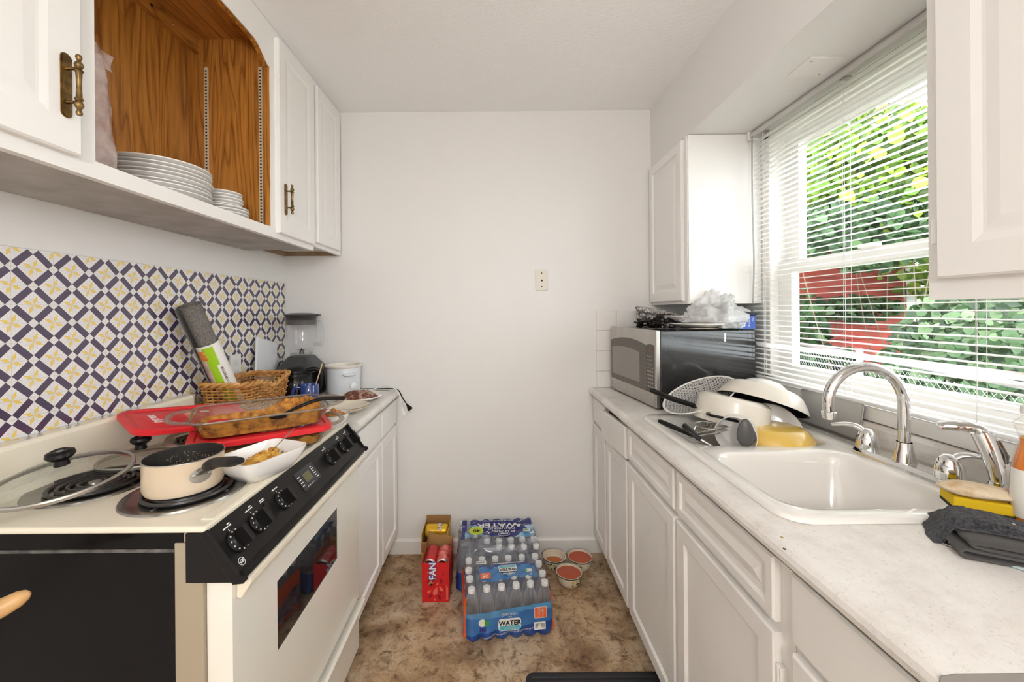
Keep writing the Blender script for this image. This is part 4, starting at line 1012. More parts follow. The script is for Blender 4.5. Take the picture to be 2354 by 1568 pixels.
# sink
SINK = mat('sink_enamel', (.80, .775, .735), .12, coat=.6)
sk = thing('double_sink', 'white double-bowl drop-in kitchen sink', 'sink', (.836, 1.195, .911))
bm = bmesh.new(); SZ = .922
def loop(pts):
    vs = [bm.verts.new(p) for p in pts]; es = [bm.edges.new((vs[i], vs[(i+1) % len(vs)])) for i in range(len(vs))]; return vs, es
oc_ = (.836, 1.195); sO = rrect(.258, .400, .05, 8, SZ, oc_)
bowls = [((.803, .995), (.198, .168)), ((.820, 1.387), (.215, .172))]
vo, eo = loop(sO); E_ = list(eo)
BV = []
for (c, h) in bowls:
    vv, ee = loop(rrect(h[0], h[1], .065, 8, SZ, c)); E_ += ee; BV.append(vv)
bmesh.ops.triangle_fill(bm, use_beauty=True, edges=E_)
def ringdown(prev, pts):
    cur = [bm.verts.new(p) for p in pts]; n = len(cur)
    for i in range(n): bm.faces.new((prev[i], prev[(i+1) % n], cur[(i+1) % n], cur[i]))
    return cur
cur = ringdown(vo, rrect(.264, .406, .055, 8, SZ-.004, oc_)); cur = ringdown(cur, rrect(.265, .407, .056, 8, .9115, oc_))
for (c, h), vv in zip(bowls, BV):
    cur = vv
    for ins, z, r in ((.004, SZ-.002, .066), (.008, SZ-.008, .068), (.012, SZ-.03, .07), (.028, .78, .075), (.040, .755, .08), (.060, .742, .085), (.10, .738, .06)):
        cur = ringdown(cur, rrect(h[0]-ins, h[1]-ins, r, 8, z, c))
    bm.faces.new(cur)
bmesh.ops.recalc_face_normals(bm, faces=bm.faces)
for f in bm.faces: f.smooth = True
bmesh.ops.translate(bm, verts=bm.verts, vec=-ORG[sk.name])
me = bpy.data.meshes.new('basin'); bm.to_mesh(me); bm.free(); me.set_sharp_from_angle(angle=radians(55))
mesh_obj('basin', me, SINK, sk, org=ORG[sk.name])
for c, h in bowls: B().lathe([(0, .7405), (.03, .7405), (.042, .742), (.045, .7385)], (c[0], c[1], 0), 24).obj('drain', DULL, sk)
# faucet
fx = 1.052
fa = thing('kitchen_faucet', 'chrome gooseneck kitchen faucet with two lever handles', 'faucet', (fx, 1.035, .922))
CH = CHROME
plate = B().loft([rrect(.028, .135, .026, 6, .922, (fx, 1.035)), rrect(.028, .135, .026, 6, .930, (fx, 1.035)), rrect(.022, .129, .02, 6, .940, (fx, 1.035))], 0, True).obj('deck_plate', CH, fa, sharp=30)
B().lathe([(.024, .938), (.023, .945), (.017, .975), (.0155, .99)], (fx, 1.035, 0), 28).obj('spout_base', CH, fa)
arc = [V(fx, 1.035, .985), V(fx, 1.035, 1.03), V(fx, 1.035, 1.085)]
ra = .092; cxa = fx-ra
for k in range(1, 17):
    a = pi*k/16*1.03; arc.append(V(cxa+ra*cos(a), 1.035+.015*(k/16), 1.092+ra*1.0*sin(a)))
arc.append(arc[-1]+V(.004, .002, -.028))
B().tube(arc, .0125, 16).obj('spout', CH, fa)
e = arc[-1]
B().lathe([(.0135, .012), (.0165, .010), (.0165, 0), (.014, -.001), (.014, -.008), (.010, -.010), (0, -.010)], (e.x, e.y, e.z), 20).obj('aerator', CH, fa)
for y, dirv in ((1.138, V(-.42, .42, 0)), (.932, V(.55, -.45, 0))):
    hb = B().lathe([(.026, .938), (.026, .945), (.025, .965), (.019, .985), (.010, .994), (0, .996)], (fx, y, 0), 24).obj('handle_dome', CH, fa)
    d = dirv.normalized(); s0 = V(fx, y, .975)
    pts = cr([s0, s0+d*.018+V(0, 0, .020), s0+d*.045+V(0, 0, .024), s0+d*.078+V(0, 0, .016)], 6)
    B().tube(pts, [.0135-.008*k/len(pts) for k in range(len(pts))], 12, flat=.7).obj('lever', CH, hb)
# side sprayer
sy = thing('side_sprayer', 'chrome side sprayer standing beside the faucet', 'sprayer', (1.078, .862, .922))
B().lathe([(.021, .922), (.020, .930), (.0155, .934), (.0165, .960), (.0, .962)], (1.078, .862, 0), 24).obj('holder', CH, sy)
P0 = V(1.078, .862, .955)
B().tube(cr([P0, P0+V(0, .004, .03), P0+V(-.004, .012, .07), P0+V(-.010, .022, .105)], 6), [.0125+.0045*min(1, k/12) for k in range(19)], 16).obj('body', CH, sy)
B().tube(cr([P0+V(-.006, .018, .098), P0+V(-.016, .026, .114), P0+V(-.045, .040, .116), P0+V(-.070, .052, .112)], 6), [.016, .0155, .0145, .0135]*4+[.012]*3, 14, flat=.75).obj('head', CH, sy)
B().tube([P0+V(.004, .006, .092), P0+V(.012, -.004, .062), P0+V(.011, -.004, .045)], [.007, .006, .004], 8, flat=.5).obj('trigger', mat('dark_chrome', (.25, .23, .22), .15, 1), sy)
# window blind is in the outside section; microwave
MA = atan2(-.462, .055)
mw = thing('microwave', 'stainless fronted microwave with black sides on the worktop', 'microwave', (.617, 2.150, .9115), MA, local=True)
W_, D_, H_ = .466, .462, .338
B().box((.004, .022, .010), (W_-.004, D_, H_-.003)).obj('casing', mat('black_painted_steel', (.020, .019, .019), .10, spec=.6, var=.3, vscale=7), mw, bevel=.004)
B().box((0, 0, .008), (W_, .020, H_)).obj('front_frame', STEEL, mw, bevel=.004, seg=3)
B().box((.006, .018, .008), (W_-.006, .024, H_-.002)).obj('gasket', BLK, mw)
def arch(x0, x1, z0, z1, rise_, dy0, dy1, n=14):
    pts = [(x0, z0), (x1, z0)]
    for k in range(n+1):
        t = k/n; x = x1+(x0-x1)*t; pts.append((x, z1+rise_*(1-(2*t-1)**2)))
    return [[V(x, dy, z) for x, z in pts] for dy in (dy0, dy1)]
dpn = B().loft(arch(.006, .388, .068, .268, .022, -.002, .002), 0, False).obj('door_panel', mat('smoked_panel', (.095, .083, .067), .25), mw)
B().loft(arch(.022, .325, .095, .232, .012, -.003, -.001), 0, False).obj('door_window', mat('window_mesh', (.21, .195, .175), .2, coat=.4), dpn)
cp = B().loft(arch(.392, .452, .068, .272, .004, -.002, .002), 0, False).obj('control_panel', mat('smoked_panel2', (.07, .06, .05), .25), mw)
B().box((.400, -.003, .240), (.445, -.001, .262)).obj('clock_display', mat('amber_display', (.10, .055, .03), .2), cp)
tk = B()
for r_ in range(9):
    for k in range(3):
        z = .222-r_*.0165; x = .398+k*.0175
        tk.box((x, -.0026, z), (x+.0115, -.0018, z+(.0025 if r_ < 4 else .006)))
tk.obj('button_print', mat('grey_print', (.40, .38, .35), .5), cp, kind='stuff')
B().box((.392, -.003, .012), (.452, .001, .062)).obj('open_button', STEEL, mw, bevel=.002)
Mf = frame((0, 0, 0), (1, 0, 0), (0, 0, 1), (0, -1, 0))
B().lathe([(.011, .0005), (.011, .0015), (.0095, .0015), (.0095, .0005)], n=24, M=Matrix.Translation((.018, -.0005, .042)) @ Mf).obj('emblem_ring', DULL, mw)
text('GE', .011, DULL, mw, Matrix.Translation((.018, -.0012, .042)) @ Mf, name='emblem_letters', shear=.2)
for x, y in ((.03, .04), (.43, .04), (.03, .43), (.43, .43)): B().lathe([(0, 0), (.012, 0), (.014, .011), (0, .011)], (x, y, 0), 12).obj('foot', BLKM, mw)
B().box((W_-.0045, .315, .285), (W_-.003, .322, .322)).obj('white_tag', INK, mw)
TOPZ = .9115+H_
# things on the microwave
MIT = bpy.data.materials.new('mitt_print'); MIT.use_nodes = True
nt = MIT.node_tree; p = nt.nodes['Principled BSDF']; p.inputs['Roughness'].default_value = .9
tc = nt.nodes.new('ShaderNodeTexCoord'); n1 = nt.nodes.new('ShaderNodeTexNoise'); n1.inputs['Scale'].default_value = 55; n1.inputs['Detail'].default_value = 1; n1.inputs['Distortion'].default_value = 2.5
nt.links.new(tc.outputs['Object'], n1.inputs['Vector'])
nt.links.new(ramp(nt, n1.outputs['Fac'], [(.44, (.13, .128, .125)), (.48, (.72, .70, .67)), (.56, (.72, .70, .67)), (.60, (.15, .148, .145))]), p.inputs['Base Color'])
MITG = mat('mitt_grey', (.11, .112, .12), .8)
def mitt(label, tip, cuff, thumb_up, seed):
    t = thing('oven_mitt', label, 'oven mitt', cuff)
    d = cuff-tip; P = [tip+d*s for s in (0, .06, .18, .4, .6, .8, 1.0)]
    B().tube(cr(P, 4), [.012, .024, .030, .034, .038, .040, .040, .040, .040, .041, .042, .043, .043, .044, .045, .046, .046, .047, .048, .048, .049, .049, .050, .050, .050], 18, flat=.40).obj('hand_part', MIT, t)
    B().tube([tip+V(-.004, 0, .000), tip+d*.05, tip+d*.14, tip+d*.24], [.010, .022, .027, .024], 16, flat=.42, M=Matrix.Translation((-.003, -.006, .003))).obj('grey_palm', MITG, t)
    th = tip+d*.45
    B().tube(cr([th+V(0, 0, 0), th+V(-.03, -.035, thumb_up*.5), th+V(-.060, -.045, thumb_up)], 5), [.026, .026, .025, .024, .023, .022, .021, .019, .017, .014, .008], 14, flat=.5).obj('thumb', MIT, t)
mitt('grey printed oven mitt on top of the mitt pile', V(.712, 2.03, 1.345), V(.895, 1.99, 1.300), .004, 1)
mitt('grey printed oven mitt under the other mitt', V(.728, 2.04, 1.315), V(.90, 2.01, 1.288), -.01, 2)
FOIL = mat('black_crumpled_plastic', (.014, .012, .011), .25, var=.5, vscale=20)
def crumple(c, r, amp, seed, nu=30, nv=18, fr=3.0):
    def fn(u, v):
        t = -pi/2+pi*v; a = 2*pi*u; d = V(cos(t)*cos(a), cos(t)*sin(a), sin(t))
        q = 1+amp*noise.noise(d*fr+V(seed, 0, 0))+amp*.5*abs(noise.noise(d*fr*2.7+V(0, seed, 0)))
        p_ = V(d.x*r[0], d.y*r[1], d.z*r[2])*q; p_.z = max(p_.z, -r[2]*.8); return Vector(c)+p_
    return B().grid(fn, nu, nv)
single(crumple((.745, 1.945, TOPZ+.019), (.062, .05, .0235), .55, 4.2), 'crumpled_wrapper', 'crumpled shiny black wrapper below the oven mitts', 'wrapper', FOIL, (.745, 1.945, TOPZ), sharp=25)
single(crumple((.80, 1.90, TOPZ+.028), (.05, .03, .035), .6, 9.7), 'crumpled_wrapper', 'black and gold snack wrapper between mitts and plates', 'wrapper', mat('wrapper_gold', (.012, .010, .009), .3, col2=(.45, .22, .04), vscale=14, vlo=.30, vhi=.36), (.80, 1.90, TOPZ), sharp=25)
pl1 = plate_mesh('microwave_plate', .138, .020, .005, PLATE)
o = bpy.data.objects.new('serving_plate', pl1); COL.objects.link(o); o.location = (.945, 1.866, TOPZ+.001); setp(o, label='lower white plate on the microwave', category='plate', group='plates on the microwave')
o = bpy.data.objects.new('serving_plate', plate_mesh('microwave_plate2', .13, .02, .005, PLATE)); COL.objects.link(o); o.location = (.915, 1.905, TOPZ+.026); o.rotation_euler = (radians(-2), radians(4), 0); setp(o, label='tilted upper white plate under the plastic bag on the microwave', category='plate', group='plates on the microwave')
pc = V(.895, 1.727, TOPZ+.0006)
def paper(u, v): return V(pc.x-.055+.11*u, pc.y-.018+.05*v+.008*u, pc.z+.0045*(.5+.5*noise.noise(V(u*3, v*2, 1)))+.001)
single(B().grid(paper, 16, 8), 'paper_napkin', 'creased beige paper napkin at the microwave edge', 'napkin', mat('beige_paper', (.70, .62, .48), .8, var=.2, vscale=20), pc, solid=.0008)
BAGW = thin('white_bag_film', (.97, .97, .97), ior=1.35, rough=.25, haze=(.93, .93, .93), hf=.80, hvar=11)
def bagw(c, r, seed, fr=2.3, amp=.30):
    def fn(u, v):
        t = -.25+(pi/2+.25)*v; a = 2*pi*u; d = V(cos(t)*cos(a), cos(t)*sin(a), sin(t))
        n1 = noise.noise(d*fr+V(seed, 1, 2)); n2 = abs(noise.noise(d*fr*2.3+V(2, seed, 0))); n3 = abs(noise.noise(d*fr*5+V(4, seed, 1)))
        q = 1+amp*n1+amp*.8*n2+amp*.14*n3
        p_ = V(d.x*r[0]*q, d.y*r[1]*q, max(d.z, 0)*r[2]*q+.002*n3); p_ = Vector(c)+p_
        if p_.y > 1.775: p_.z = min(p_.z, 1.356-.012*n2)
        return p_
    return B().grid(fn, 90, 40)
pbg = thing('plastic_bag', 'crumpled white plastic shopping bag on the plates', 'bag', (.985, 1.785, TOPZ+.03))
bagw((.970, 1.785, TOPZ+.030), (.120, .085, .118), 3.3).obj('bag_film', BAGW, pbg, sharp=0)
bagw((.885, 1.785, TOPZ+.036), (.045, .04, .045), 8.1).obj('bag_handle', BAGW, pbg, sharp=0)
bagw((1.025, 1.752, TOPZ+.004), (.045, .035, .055), 5.6).obj('bag_handle', BAGW, pbg, sharp=0)
BX = mat('carton_teal', (.02, .20, .28), .45, var=.3, vscale=8); BXB = mat('carton_blue', (.03, .10, .48), .45)
bxt = thing('bag_carton', 'blue and teal printed carton beside the plastic bag', 'carton', (1.092, 1.835, TOPZ+.0005), radians(4), local=True)
B().box((-.036, -.085, 0), (.036, .085, .056)).obj('carton_body', BX, bxt, bevel=.001)
ef = B().box((-.036, -.0862, 0), (.036, -.085, .056)).obj('end_panel', BXB, bxt)
Mr = frame((0, -.0866, 0), (0, 0, 1), (-1, 0, 0), (0, -1, 0))
def MrT(x, z): return frame((x, -.0866, z), (0, 0, 1), (-1, 0, 0), (0, -1, 0))
text('90', .022, INK, ef, MrT(-.012, .020), bold=.0004); text('13', .012, INK, ef, MrT(-.026, .016), bold=.0003); text('CT', .010, INK, ef, MrT(-.010, .043))
text('Kitchen', .012, INK, ef, MrT(.008, .028)); text('GAL', .009, INK, ef, MrT(.024, .040))
B().grid(lambda u, v: V(-.036+.072*u, -.085-.03*v, .056+.020*v*(1-.3*u)), 2, 3).obj('open_flap', mat('carton_dark', (.05, .06, .08), .6), bxt, solid=.0008)
# ---- dishes in the far bowl
def upto(n): return V(0, 0, 1).rotation_difference(Vector(n).normalized()).to_euler()
PAT = bpy.data.materials.new('grey_lattice_glaze'); PAT.use_nodes = True
nt = PAT.node_tree; p = nt.nodes['Principled BSDF']; p.inputs['Roughness'].default_value = .25
tc = nt.nodes.new('ShaderNodeTexCoord'); mpn = nt.nodes.new('ShaderNodeMapping'); mpn.inputs['Scale'].default_value = (95, 95, 0); mpn.inputs['Rotation'].default_value = (0, 0, .5)
nt.links.new(tc.outputs['Object'], mpn.inputs[0])
vo_ = nt.nodes.new('ShaderNodeTexVoronoi'); vo_.inputs['Randomness'].default_value = .25; vo_.distance = 'CHEBYCHEV'; nt.links.new(mpn.outputs[0], vo_.inputs['Vector'])
vo_.inputs['Scale'].default_value = 1.0
nt.links.new(ramp(nt, vo_.outputs['Distance'], [(.18, (.07, .068, .066)), (.30, (.42, .41, .40)), (.40, (.60, .59, .58)), (.50, (.22, .215, .21))]), p.inputs['Base Color'])
pp_ = thing('patterned_bowl', 'shallow white bowl with a grey lattice inside leaning in the dish pile', 'bowl', (.772, 1.520, 1.004), upto((-.453, -.044, .888)), local=True)
B().lathe([(0, -.028), (.07, -.028), (.11, -.012), (.136, .010), (.139, .013), (.136, .015), (.130, .012)], n=64).obj('bowl_shell', WHITE, pp_)
B().lathe([(.130, .012), (.108, -.008), (.07, -.022), (0, -.022)], n=64).obj('patterned_inside', PAT, pp_)
EXT = mat('ivory_pan_outside', (.76, .71, .63), .25, coat=.3, var=.06, vscale=9); INB = mat('black_pan_inside', (.012, .012, .013), .4)
def pan(name, label, loc, n, R, Hh, rb, cat='pan'):
    t = thing(name, label, cat, loc, upto(n), local=True)   # opening at z=0, base at +Hh along n
    B().lathe([(R+.001, 0), (R, .006), (R-.006, .02), (rb+.012, Hh-.014), (rb, Hh-.004), (rb-.012, Hh), (0, Hh)], n=64).obj('pan_outside', EXT, t)
    B().lathe([(R+.001, 0), (R-.004, .001), (R-.010, .02), (rb+.006, Hh-.016), (rb-.016, Hh-.006), (0, Hh-.006)], n=64).obj('pan_inside', INB, t)
    return t
p1 = pan('cooking_pot', 'ivory pot with black handles lying upside down in the dish pile', (.822, 1.412, .935), (.20, .06, .97), .122, .092, .100, 'pot')
h0, h1 = V(.705, 1.446, .992), V(.576, 1.502, 1.037)
hd = cr([h0+V(.018, -.008, -.012), h0, h0.lerp(h1, .5)+V(0, 0, -.004), h1], 6)
inv = (Matrix.Translation(p1.location) @ p1.rotation_euler.to_matrix().to_4x4()).inverted()
B().tube([inv @ q for q in hd], [.007]*5+[.0125]*3+[.0135]*10+[.010], 12, flat=.72).obj('handle', BLK, p1)
B().tube([inv @ q for q in (V(.735, 1.432, .984), V(.716, 1.440, .989), V(.694, 1.451, .996))], [.009, .008, .007], 10, flat=.5).obj('handle_bracket', STEEL, p1)
k0 = V(.706, 1.348, .985)
B().tube([inv @ q for q in cr([k0+V(.012, .010, 0), k0+V(-.004, -.024, .003), k0+V(.030, -.052, -.001), k0+V(.062, -.066, -.007), k0+V(.080, -.045, -.009)], 5)], .0065, 10, flat=.7).obj('helper_handle', BLK, p1)
p2 = pan('large_skillet', 'large ivory skillet upside down over the pot in the sink', (.950, 1.440, .993), (.36, .16, .92), .140, .062, .105)
p3 = thing('mixing_bowl', 'plain white mixing bowl leaning behind the skillet', 'bowl', (1.005, 1.520, .990), upto((.35, .25, .9)), local=True)
B().lathe([(.104, -.01), (.103, .004), (.085, .045), (.06, .068), (.04, .072), (0, .072)], n=56).lathe([(.104, -.01), (.100, -.009), (.081, .042), (.055, .064), (0, .066)], n=56).obj('bowl_body', WHITE, p3)
cu = thing('white_cup', 'white cylindrical cup lying on its side in the dish pile', 'cup', (.738, 1.240, .945), upto((.62, .72, .06)), local=True)
B().lathe([(.057, -.001), (.0585, 0), (.058, .003), (.053, .055), (.047, .062), (0, .062)], n=48).lathe([(.057, -.001), (.0555, .002), (.050, .052), (0, .056)], n=48).obj('cup_body', mat('cup_white', (.74, .72, .70), .2, coat=.4), cu)
bs = thing('cooking_spoon', 'dark grey plastic cooking spoon upright against the white cup', 'spoon', (.748, 1.208, .86))
sc0 = V(.752, 1.212, .962)
def spoonfn(u, v):
    a = u*2*pi; r = v; wv_ = .0235*(1-.18*sin(a)); x = wv_*r*cos(a); z = .042*r*sin(a); dep = .010*(1-r*r)
    return sc0+V(x*.95, -dep-x*.25, z)
B().grid(spoonfn, 36, 10).obj('spoon_head', mat('slate_plastic', (.075, .072, .07), .4), bs, solid=.003)
B().tube([sc0+V(0, .002, -.040), sc0+V(.004, .012, -.075), sc0+V(.012, .03, -.115)], [.006, .005, .005], 10).obj('spoon_handle', BLK, bs)
YEL = mat('mustard_ceramic', (.70, .46, .10), .22, coat=.3)
yb = thing('mustard_bowl', 'mustard yellow bowl upside down against the sink divider', 'bowl', (.898, 1.312, .866), (0, radians(1.5), 0), local=True)
B().lathe([(.124, 0), (.123, .015), (.118, .045), (.106, .072), (.090, .086), (.07, .0895), (0, .0895)], n=64).lathe([(.124, 0), (.120, .001), (.112, .045), (.098, .070), (0, .083)], n=64).obj('bowl_body', YEL, yb)
fp = thing('flowered_plate', 'white plate with faint flower sprig standing behind the mustard bowl', 'plate', (.950, 1.400, .905), upto((-.35, -.85, .40)), local=True)
B().lathe(plate_prof(.098, .016), n=56).obj('plate_body', PLATE, fp)
fl_ = B()
for k in range(5):
    a = k*1.256; fl_.lathe([(0, .0002), (.0045, .0)], (.0+.006*cos(a), .078+.006*sin(a), .0125), 8)
for s in (-1, 1): fl_.tube(cr([(0, .078, .0128), (s*.014, .082, .0128), (s*.026, .074, .012), (s*.034, .078, .0125)], 5), .0009, 5)
fl_.obj('flower_print', mat('flower_tint', (.62, .47, .36), .4), fp)
st_ = thing('metal_tray', 'grey metal tray leaning on the upstand behind the dishes', 'tray', (1.128, 1.375, .9235), (0, radians(9), 0), local=True)
B().loft([rrect(.058, .125, .012, 4, -.0015, (-.058, 0)), rrect(.058, .125, .012, 4, .0015, (-.058, 0))], 0, False, M=Matrix.Rotation(radians(90), 4, 'Y')).obj('tray_sheet', mat('tray_grey', (.48, .47, .46), .4, .5), st_)
B().tube(rrect(.058, .125, .012, 4, 0, (-.058, 0)), .003, 6, closed=True, M=Matrix.Rotation(radians(90), 4, 'Y')).obj('rolled_rim', DULL, st_)
# utensils
def utensil(name, label, cat, a, b_, r, head=None):
    t = thing(name, label, cat, a)
    B().tube([a, a.lerp(b_, .04), a.lerp(b_, .1), a.lerp(b_, .5), a.lerp(b_, .9), b_], [r*.5, r*.9, r, r*1.05, r*.85, r*.6], 14, flat=.62).obj('handle', BLK, t)
    return t
u1 = utensil('mesh_strainer', 'small wire mesh strainer with black handle in the dish pile', 'strainer', V(.562, 1.392, .951), V(.633, 1.292, .930), .0115)
mc = V(.690, 1.305, .958)
b = B()
for k in range(11):
    t = -.9+1.8*k/10; r = .042*sqrt(max(0, 1-t*t))
    b.tube([mc+V(t*.042, r*cos(a), r*sin(a)*.7) for a in [pi+pi*q/10 for q in range(11)]], .0006, 4)
    b.tube([mc+V(r*cos(a), t*.042, r*sin(a)*.7) for a in [pi+pi*q/10 for q in range(11)]], .0006, 4)
b.obj('wire_mesh', STEEL, u1)
B().tube([mc+V(.043*cos(a), .043*sin(a), 0) for a in [2*pi*k/28 for k in range(28)]], .002, 6, closed=True).obj('rim_ring', STEEL, u1)
B().tube([V(.630, 1.297, .932), mc+V(-.044, -.004, 0)], .0025, 6).obj('shank', STEEL, u1)
u2 = utensil('spatula', 'spatula with thick black handle beside the strainer handle', 'spatula', V(.597, 1.285, .968), V(.634, 1.248, .930), .0135)
B().tube([V(.632, 1.25, .932), V(.662, 1.235, .915), V(.69, 1.232, .90)], .004, 8).obj('shank', STEEL, u2)
B().box((.68, 1.225, .866), (.684, 1.275, .905)).obj('blade', STEEL, u2, bevel=.001)
for k, (a, b_) in enumerate(((V(.705, 1.262, .952), V(.60, 1.252, .935)), (V(.712, 1.272, .960), V(.61, 1.262, .943)))):
    t = thing('dinner_fork', ('upper' if k else 'lower')+' steel fork resting against the white cup', 'fork', b_)
    d = (a-b_).normalized(); s = d.cross(V(0, 0, 1)).normalized(); u = s.cross(d)
    bb = B()
    for q in range(4):
        o_ = s*(q-1.5)*.005
        bb.tube(cr([a-d*.02+o_, a+o_+u*.003, a+d*.022+o_+u*.001], 4), .0013, 5)
    bb.tube([a-d*.045, a-d*.03, a-d*.018], [.003, .009, .0095], 10, flat=.25); bb.obj('tines', STEEL, t)
    B().tube([b_, b_.lerp(a, .3), a-d*.04], [.005, .0035, .0028], 8, flat=.4).obj('handle', STEEL, t)
# sponge, scrub pad, soap, towels, knife
sg = thing('yellow_sponge', 'yellow kitchen sponge with dark scrub side at the sink corner', 'sponge', (.985, .822, .9225), radians(-30), local=True)
B().box((-.045, -.032, .006), (.045, .032, .028)).obj('foam', mat('yellow_foam', (.78, .52, .01), .9, bump=.4, bscale=260), sg, bevel=.003)
B().box((-.045, -.032, 0), (.045, .032, .006)).obj('scrub_layer', mat('dark_green_scrub', (.03, .035, .02), .9), sg, bevel=.001)
single(B().ball((0, 0, 0), (.060, .036, .013), 40, 18, amp=.14, fr=3, seed=4, M=Matrix.Translation((.978, .818, .963)) @ Matrix.Rotation(radians(-24), 4, 'Z') @ Matrix.Rotation(radians(-2), 4, 'X')), 'scrub_pad', 'stained beige scrub pad lying on the yellow sponge', 'scrub pad', mat('beige_scrub', (.72, .60, .43), .95, col2=(.52, .30, .10), vscale=22, bump=.6, bscale=300, vlo=.28, vhi=.45), (.978, .818, .95))
so = thing('soap_bottle', 'clear bottle of orange dish soap with white label', 'bottle', (1.030, .772, .9115), radians(35), local=True)
prof = [(0, 0), (.030, 0), (.034, .006), (.037, .03), (.0385, .07), (.036, .11), (.028, .145), (.021, .165), (.0225, .178), (.030, .192), (.031, .20)]
B().lathe(prof+[(.012, .215), (.012, .222)], n=44, sy=.72).obj('bottle_shell', thin('soap_plastic', (.97, .96, .95), ior=1.45), so)
B().lathe([(0, .003), (.028, .003), (.032, .008), (.035, .03), (.0365, .07), (.034, .11), (.026, .145), (.019, .163), (.020, .172), (0, .172)], n=44, sy=.72).obj('orange_soap', mat('orange_soap', (.80, .24, .015), .1, coat=.4, sss=.3), so)
for s in (1, -1):
    B().grid(lambda u, v: V(s*(.0392*cos((u-.5)*2.3))*(1-.16*abs(v-.45)), s*(.0392*.74*sin((u-.5)*2.3))*(1-.16*abs(v-.45)), .022+.092*v), 18, 8).obj('label', LABW, so)
for k in range(7):
    B().grid(lambda u, v: V(.0396*cos(-.9+1.5*u*(.8+.2*(k % 2)))*(1-.16*abs((.022+k*.011-.022)/.092-.45)), .0396*.745*sin(-.9+1.5*u*(.8+.2*(k % 2)))*(1-.16*abs((k*.011)/.092-.45)), .030+k*.011+.0018*v), 14, 1).obj('label_line', mat('label_grey', (.55, .53, .50), .5), so)
B().lathe([(.0135, .218), (.0135, .232), (.008, .236), (.006, .250), (0, .251)], n=20).obj('cap', WHITEP, so)
TER = mat('charcoal_terry', (.060, .063, .072), 1.0, col2=(.016, .017, .021), vscale=170, bump=1.0, bscale=230, bdist=.006, sheen=.15, vlo=.4, vhi=.6)
TOW = mat('grey_towel', (.070, .065, .064), .95, bump=.3, bscale=300, sheen=.1, var=.25, vscale=12)
tw = thing('folded_towel', 'folded smooth grey dish towel on the worktop edge', 'towel', (.792, .702, .9115), radians(-26), local=True); tw.scale = (.9, .9, .85)
prof2 = [(.30, .004), (.14, .004), (.03, .004), (.008, .006), (.002, .012), (.008, .018), (.03, .0175), (.12, .015), (.20, .014), (.215, .017), (.20, .0205), (.10, .0235), (.035, .0255), (.018, .029), (.024, .033), (.06, .0335), (.16, .029), (.30, .026)]
pc_ = cr([(x, 0, z) for x, z in prof2], 6)
B().grid(lambda u, v: V(pc_[round(u*(len(pc_)-1))].x+.004*noise.noise(V(v*6, u*5, 0))+(.012*v), -.028+.125*v+.003*noise.noise(V(u*9, 1, v)), pc_[round(u*(len(pc_)-1))].z*(1+.1*noise.noise(V(v*4, u*3, 5)))), len(pc_)-1, 14).obj('folded_cloth', TOW, tw, solid=.0052)
tt = thing('terry_cloth', 'fluffy charcoal terry cloth lying on the folded grey towel', 'cloth', (.792, .702, .9115), radians(-26), local=True); tt.scale = (.9, .9, .85)
def terry(u, v):
    x = -.018+.34*u+.03*v*(1-u); y = .020+.125*v+.02*(1-u)*v
    inside = rise(.100-y, -.012, .010)*rise(x, -.004, .022)
    e = min(u*9, (1-u)*20, 1)*min(v*8, (1-v)*6, 1)
    h = .010+.029*inside+.010*rise(u, .02, .12)*(1-rise(u, .30, .42))+.005*noise.noise(V(x*40, y*40, 2))
    base = .037*inside
    return V(x+.005*noise.noise(V(x*30, y*30, 7)), y+.005*noise.noise(V(x*30, y*30, 3)), max(base+.001, (h+.008)*sqrt(max(0, e))+.002*noise.noise(V(x*260, y*260, 1))))
B().grid(terry, 110, 56).obj('pile', TER, tt)
B().ball((.115, .06, .050), (.003, .003, .001), 8, 6).obj('crumb', mat('crumb_tan', (.6, .5, .38), .8), tt)
kv = onz(2334, 1302, .9135); kd = V(.52, -.85, 0)
kf = thing('table_knife', 'pale blue handled table knife sticking out under the towel', 'knife', kv)
B().tube([kv-kd*.03, kv, kv+kd*.05, kv+kd*.10], [.005, .006, .0065, .005], 10, flat=.35).obj('handle', mat('pale_blue_plastic', (.45, .55, .58), .4), kf)
B().box((-.05, -.006, -.0008), (.0, .006, .0008), M=frame(kv-kd*.03, tuple(kd), (.85, .52, 0), (0, 0, 1))).obj('blade', STEEL, kf)
# specks of dirt on the worktop edge
for k, (px, py, lab, cat, cc, r) in enumerate(((1803, 1262, 'small dark crumb on the rounded worktop edge', 'crumb', (.05, .03, .02), .0022), (1798, 1236, 'tan crumb on the worktop edge', 'crumb', (.42, .30, .12), .0030))):
    q = onz(px, py, .9105); single(B().ball(q, (r, r*1.4, r*.5), 8, 6, amp=.3, seed=k), 'crumb', lab, cat, mat(f'crumb_{k}', cc, .8), q)
# ================================================================ things on the floor
def smark(x, s): return abs(cos(pi*x/s))
BOT = thin('bottle_plastic', (.97, .98, .99), ior=1.6, rough=.05, haze=(.93, .94, .96), hf=.03, edge=.85)
bprof = [(0, .002), (.022, 0), (.028, .004), (.0295, .012), (.0285, .03), (.0295, .045), (.0285, .06), (.0295, .10), (.029, .125), (.026, .148), (.018, .168), (.0125, .180), (.0120, .188)]
bme = B().lathe(bprof, n=20).mesh('bottle'); bme.materials.append(BOT)
cme = B().lathe([(.0120, .184), (.0148, .184), (.0152, .187), (.0150, .197), (.0140, .200), (0, .200)], n=20).mesh('cap'); cme.materials.append(mat('white_cap', (.82, .82, .82), .4))
def add_bottle(root, x, y):
    o = bpy.data.objects.new('bottle', bme); COL.objects.link(o); o.parent = root; o.location = (x+.003*sin(x*311+y*77), y+.003*cos(x*191+y*53), .003)
    c = bpy.data.objects.new('cap', cme); COL.objects.link(c); c.parent = o
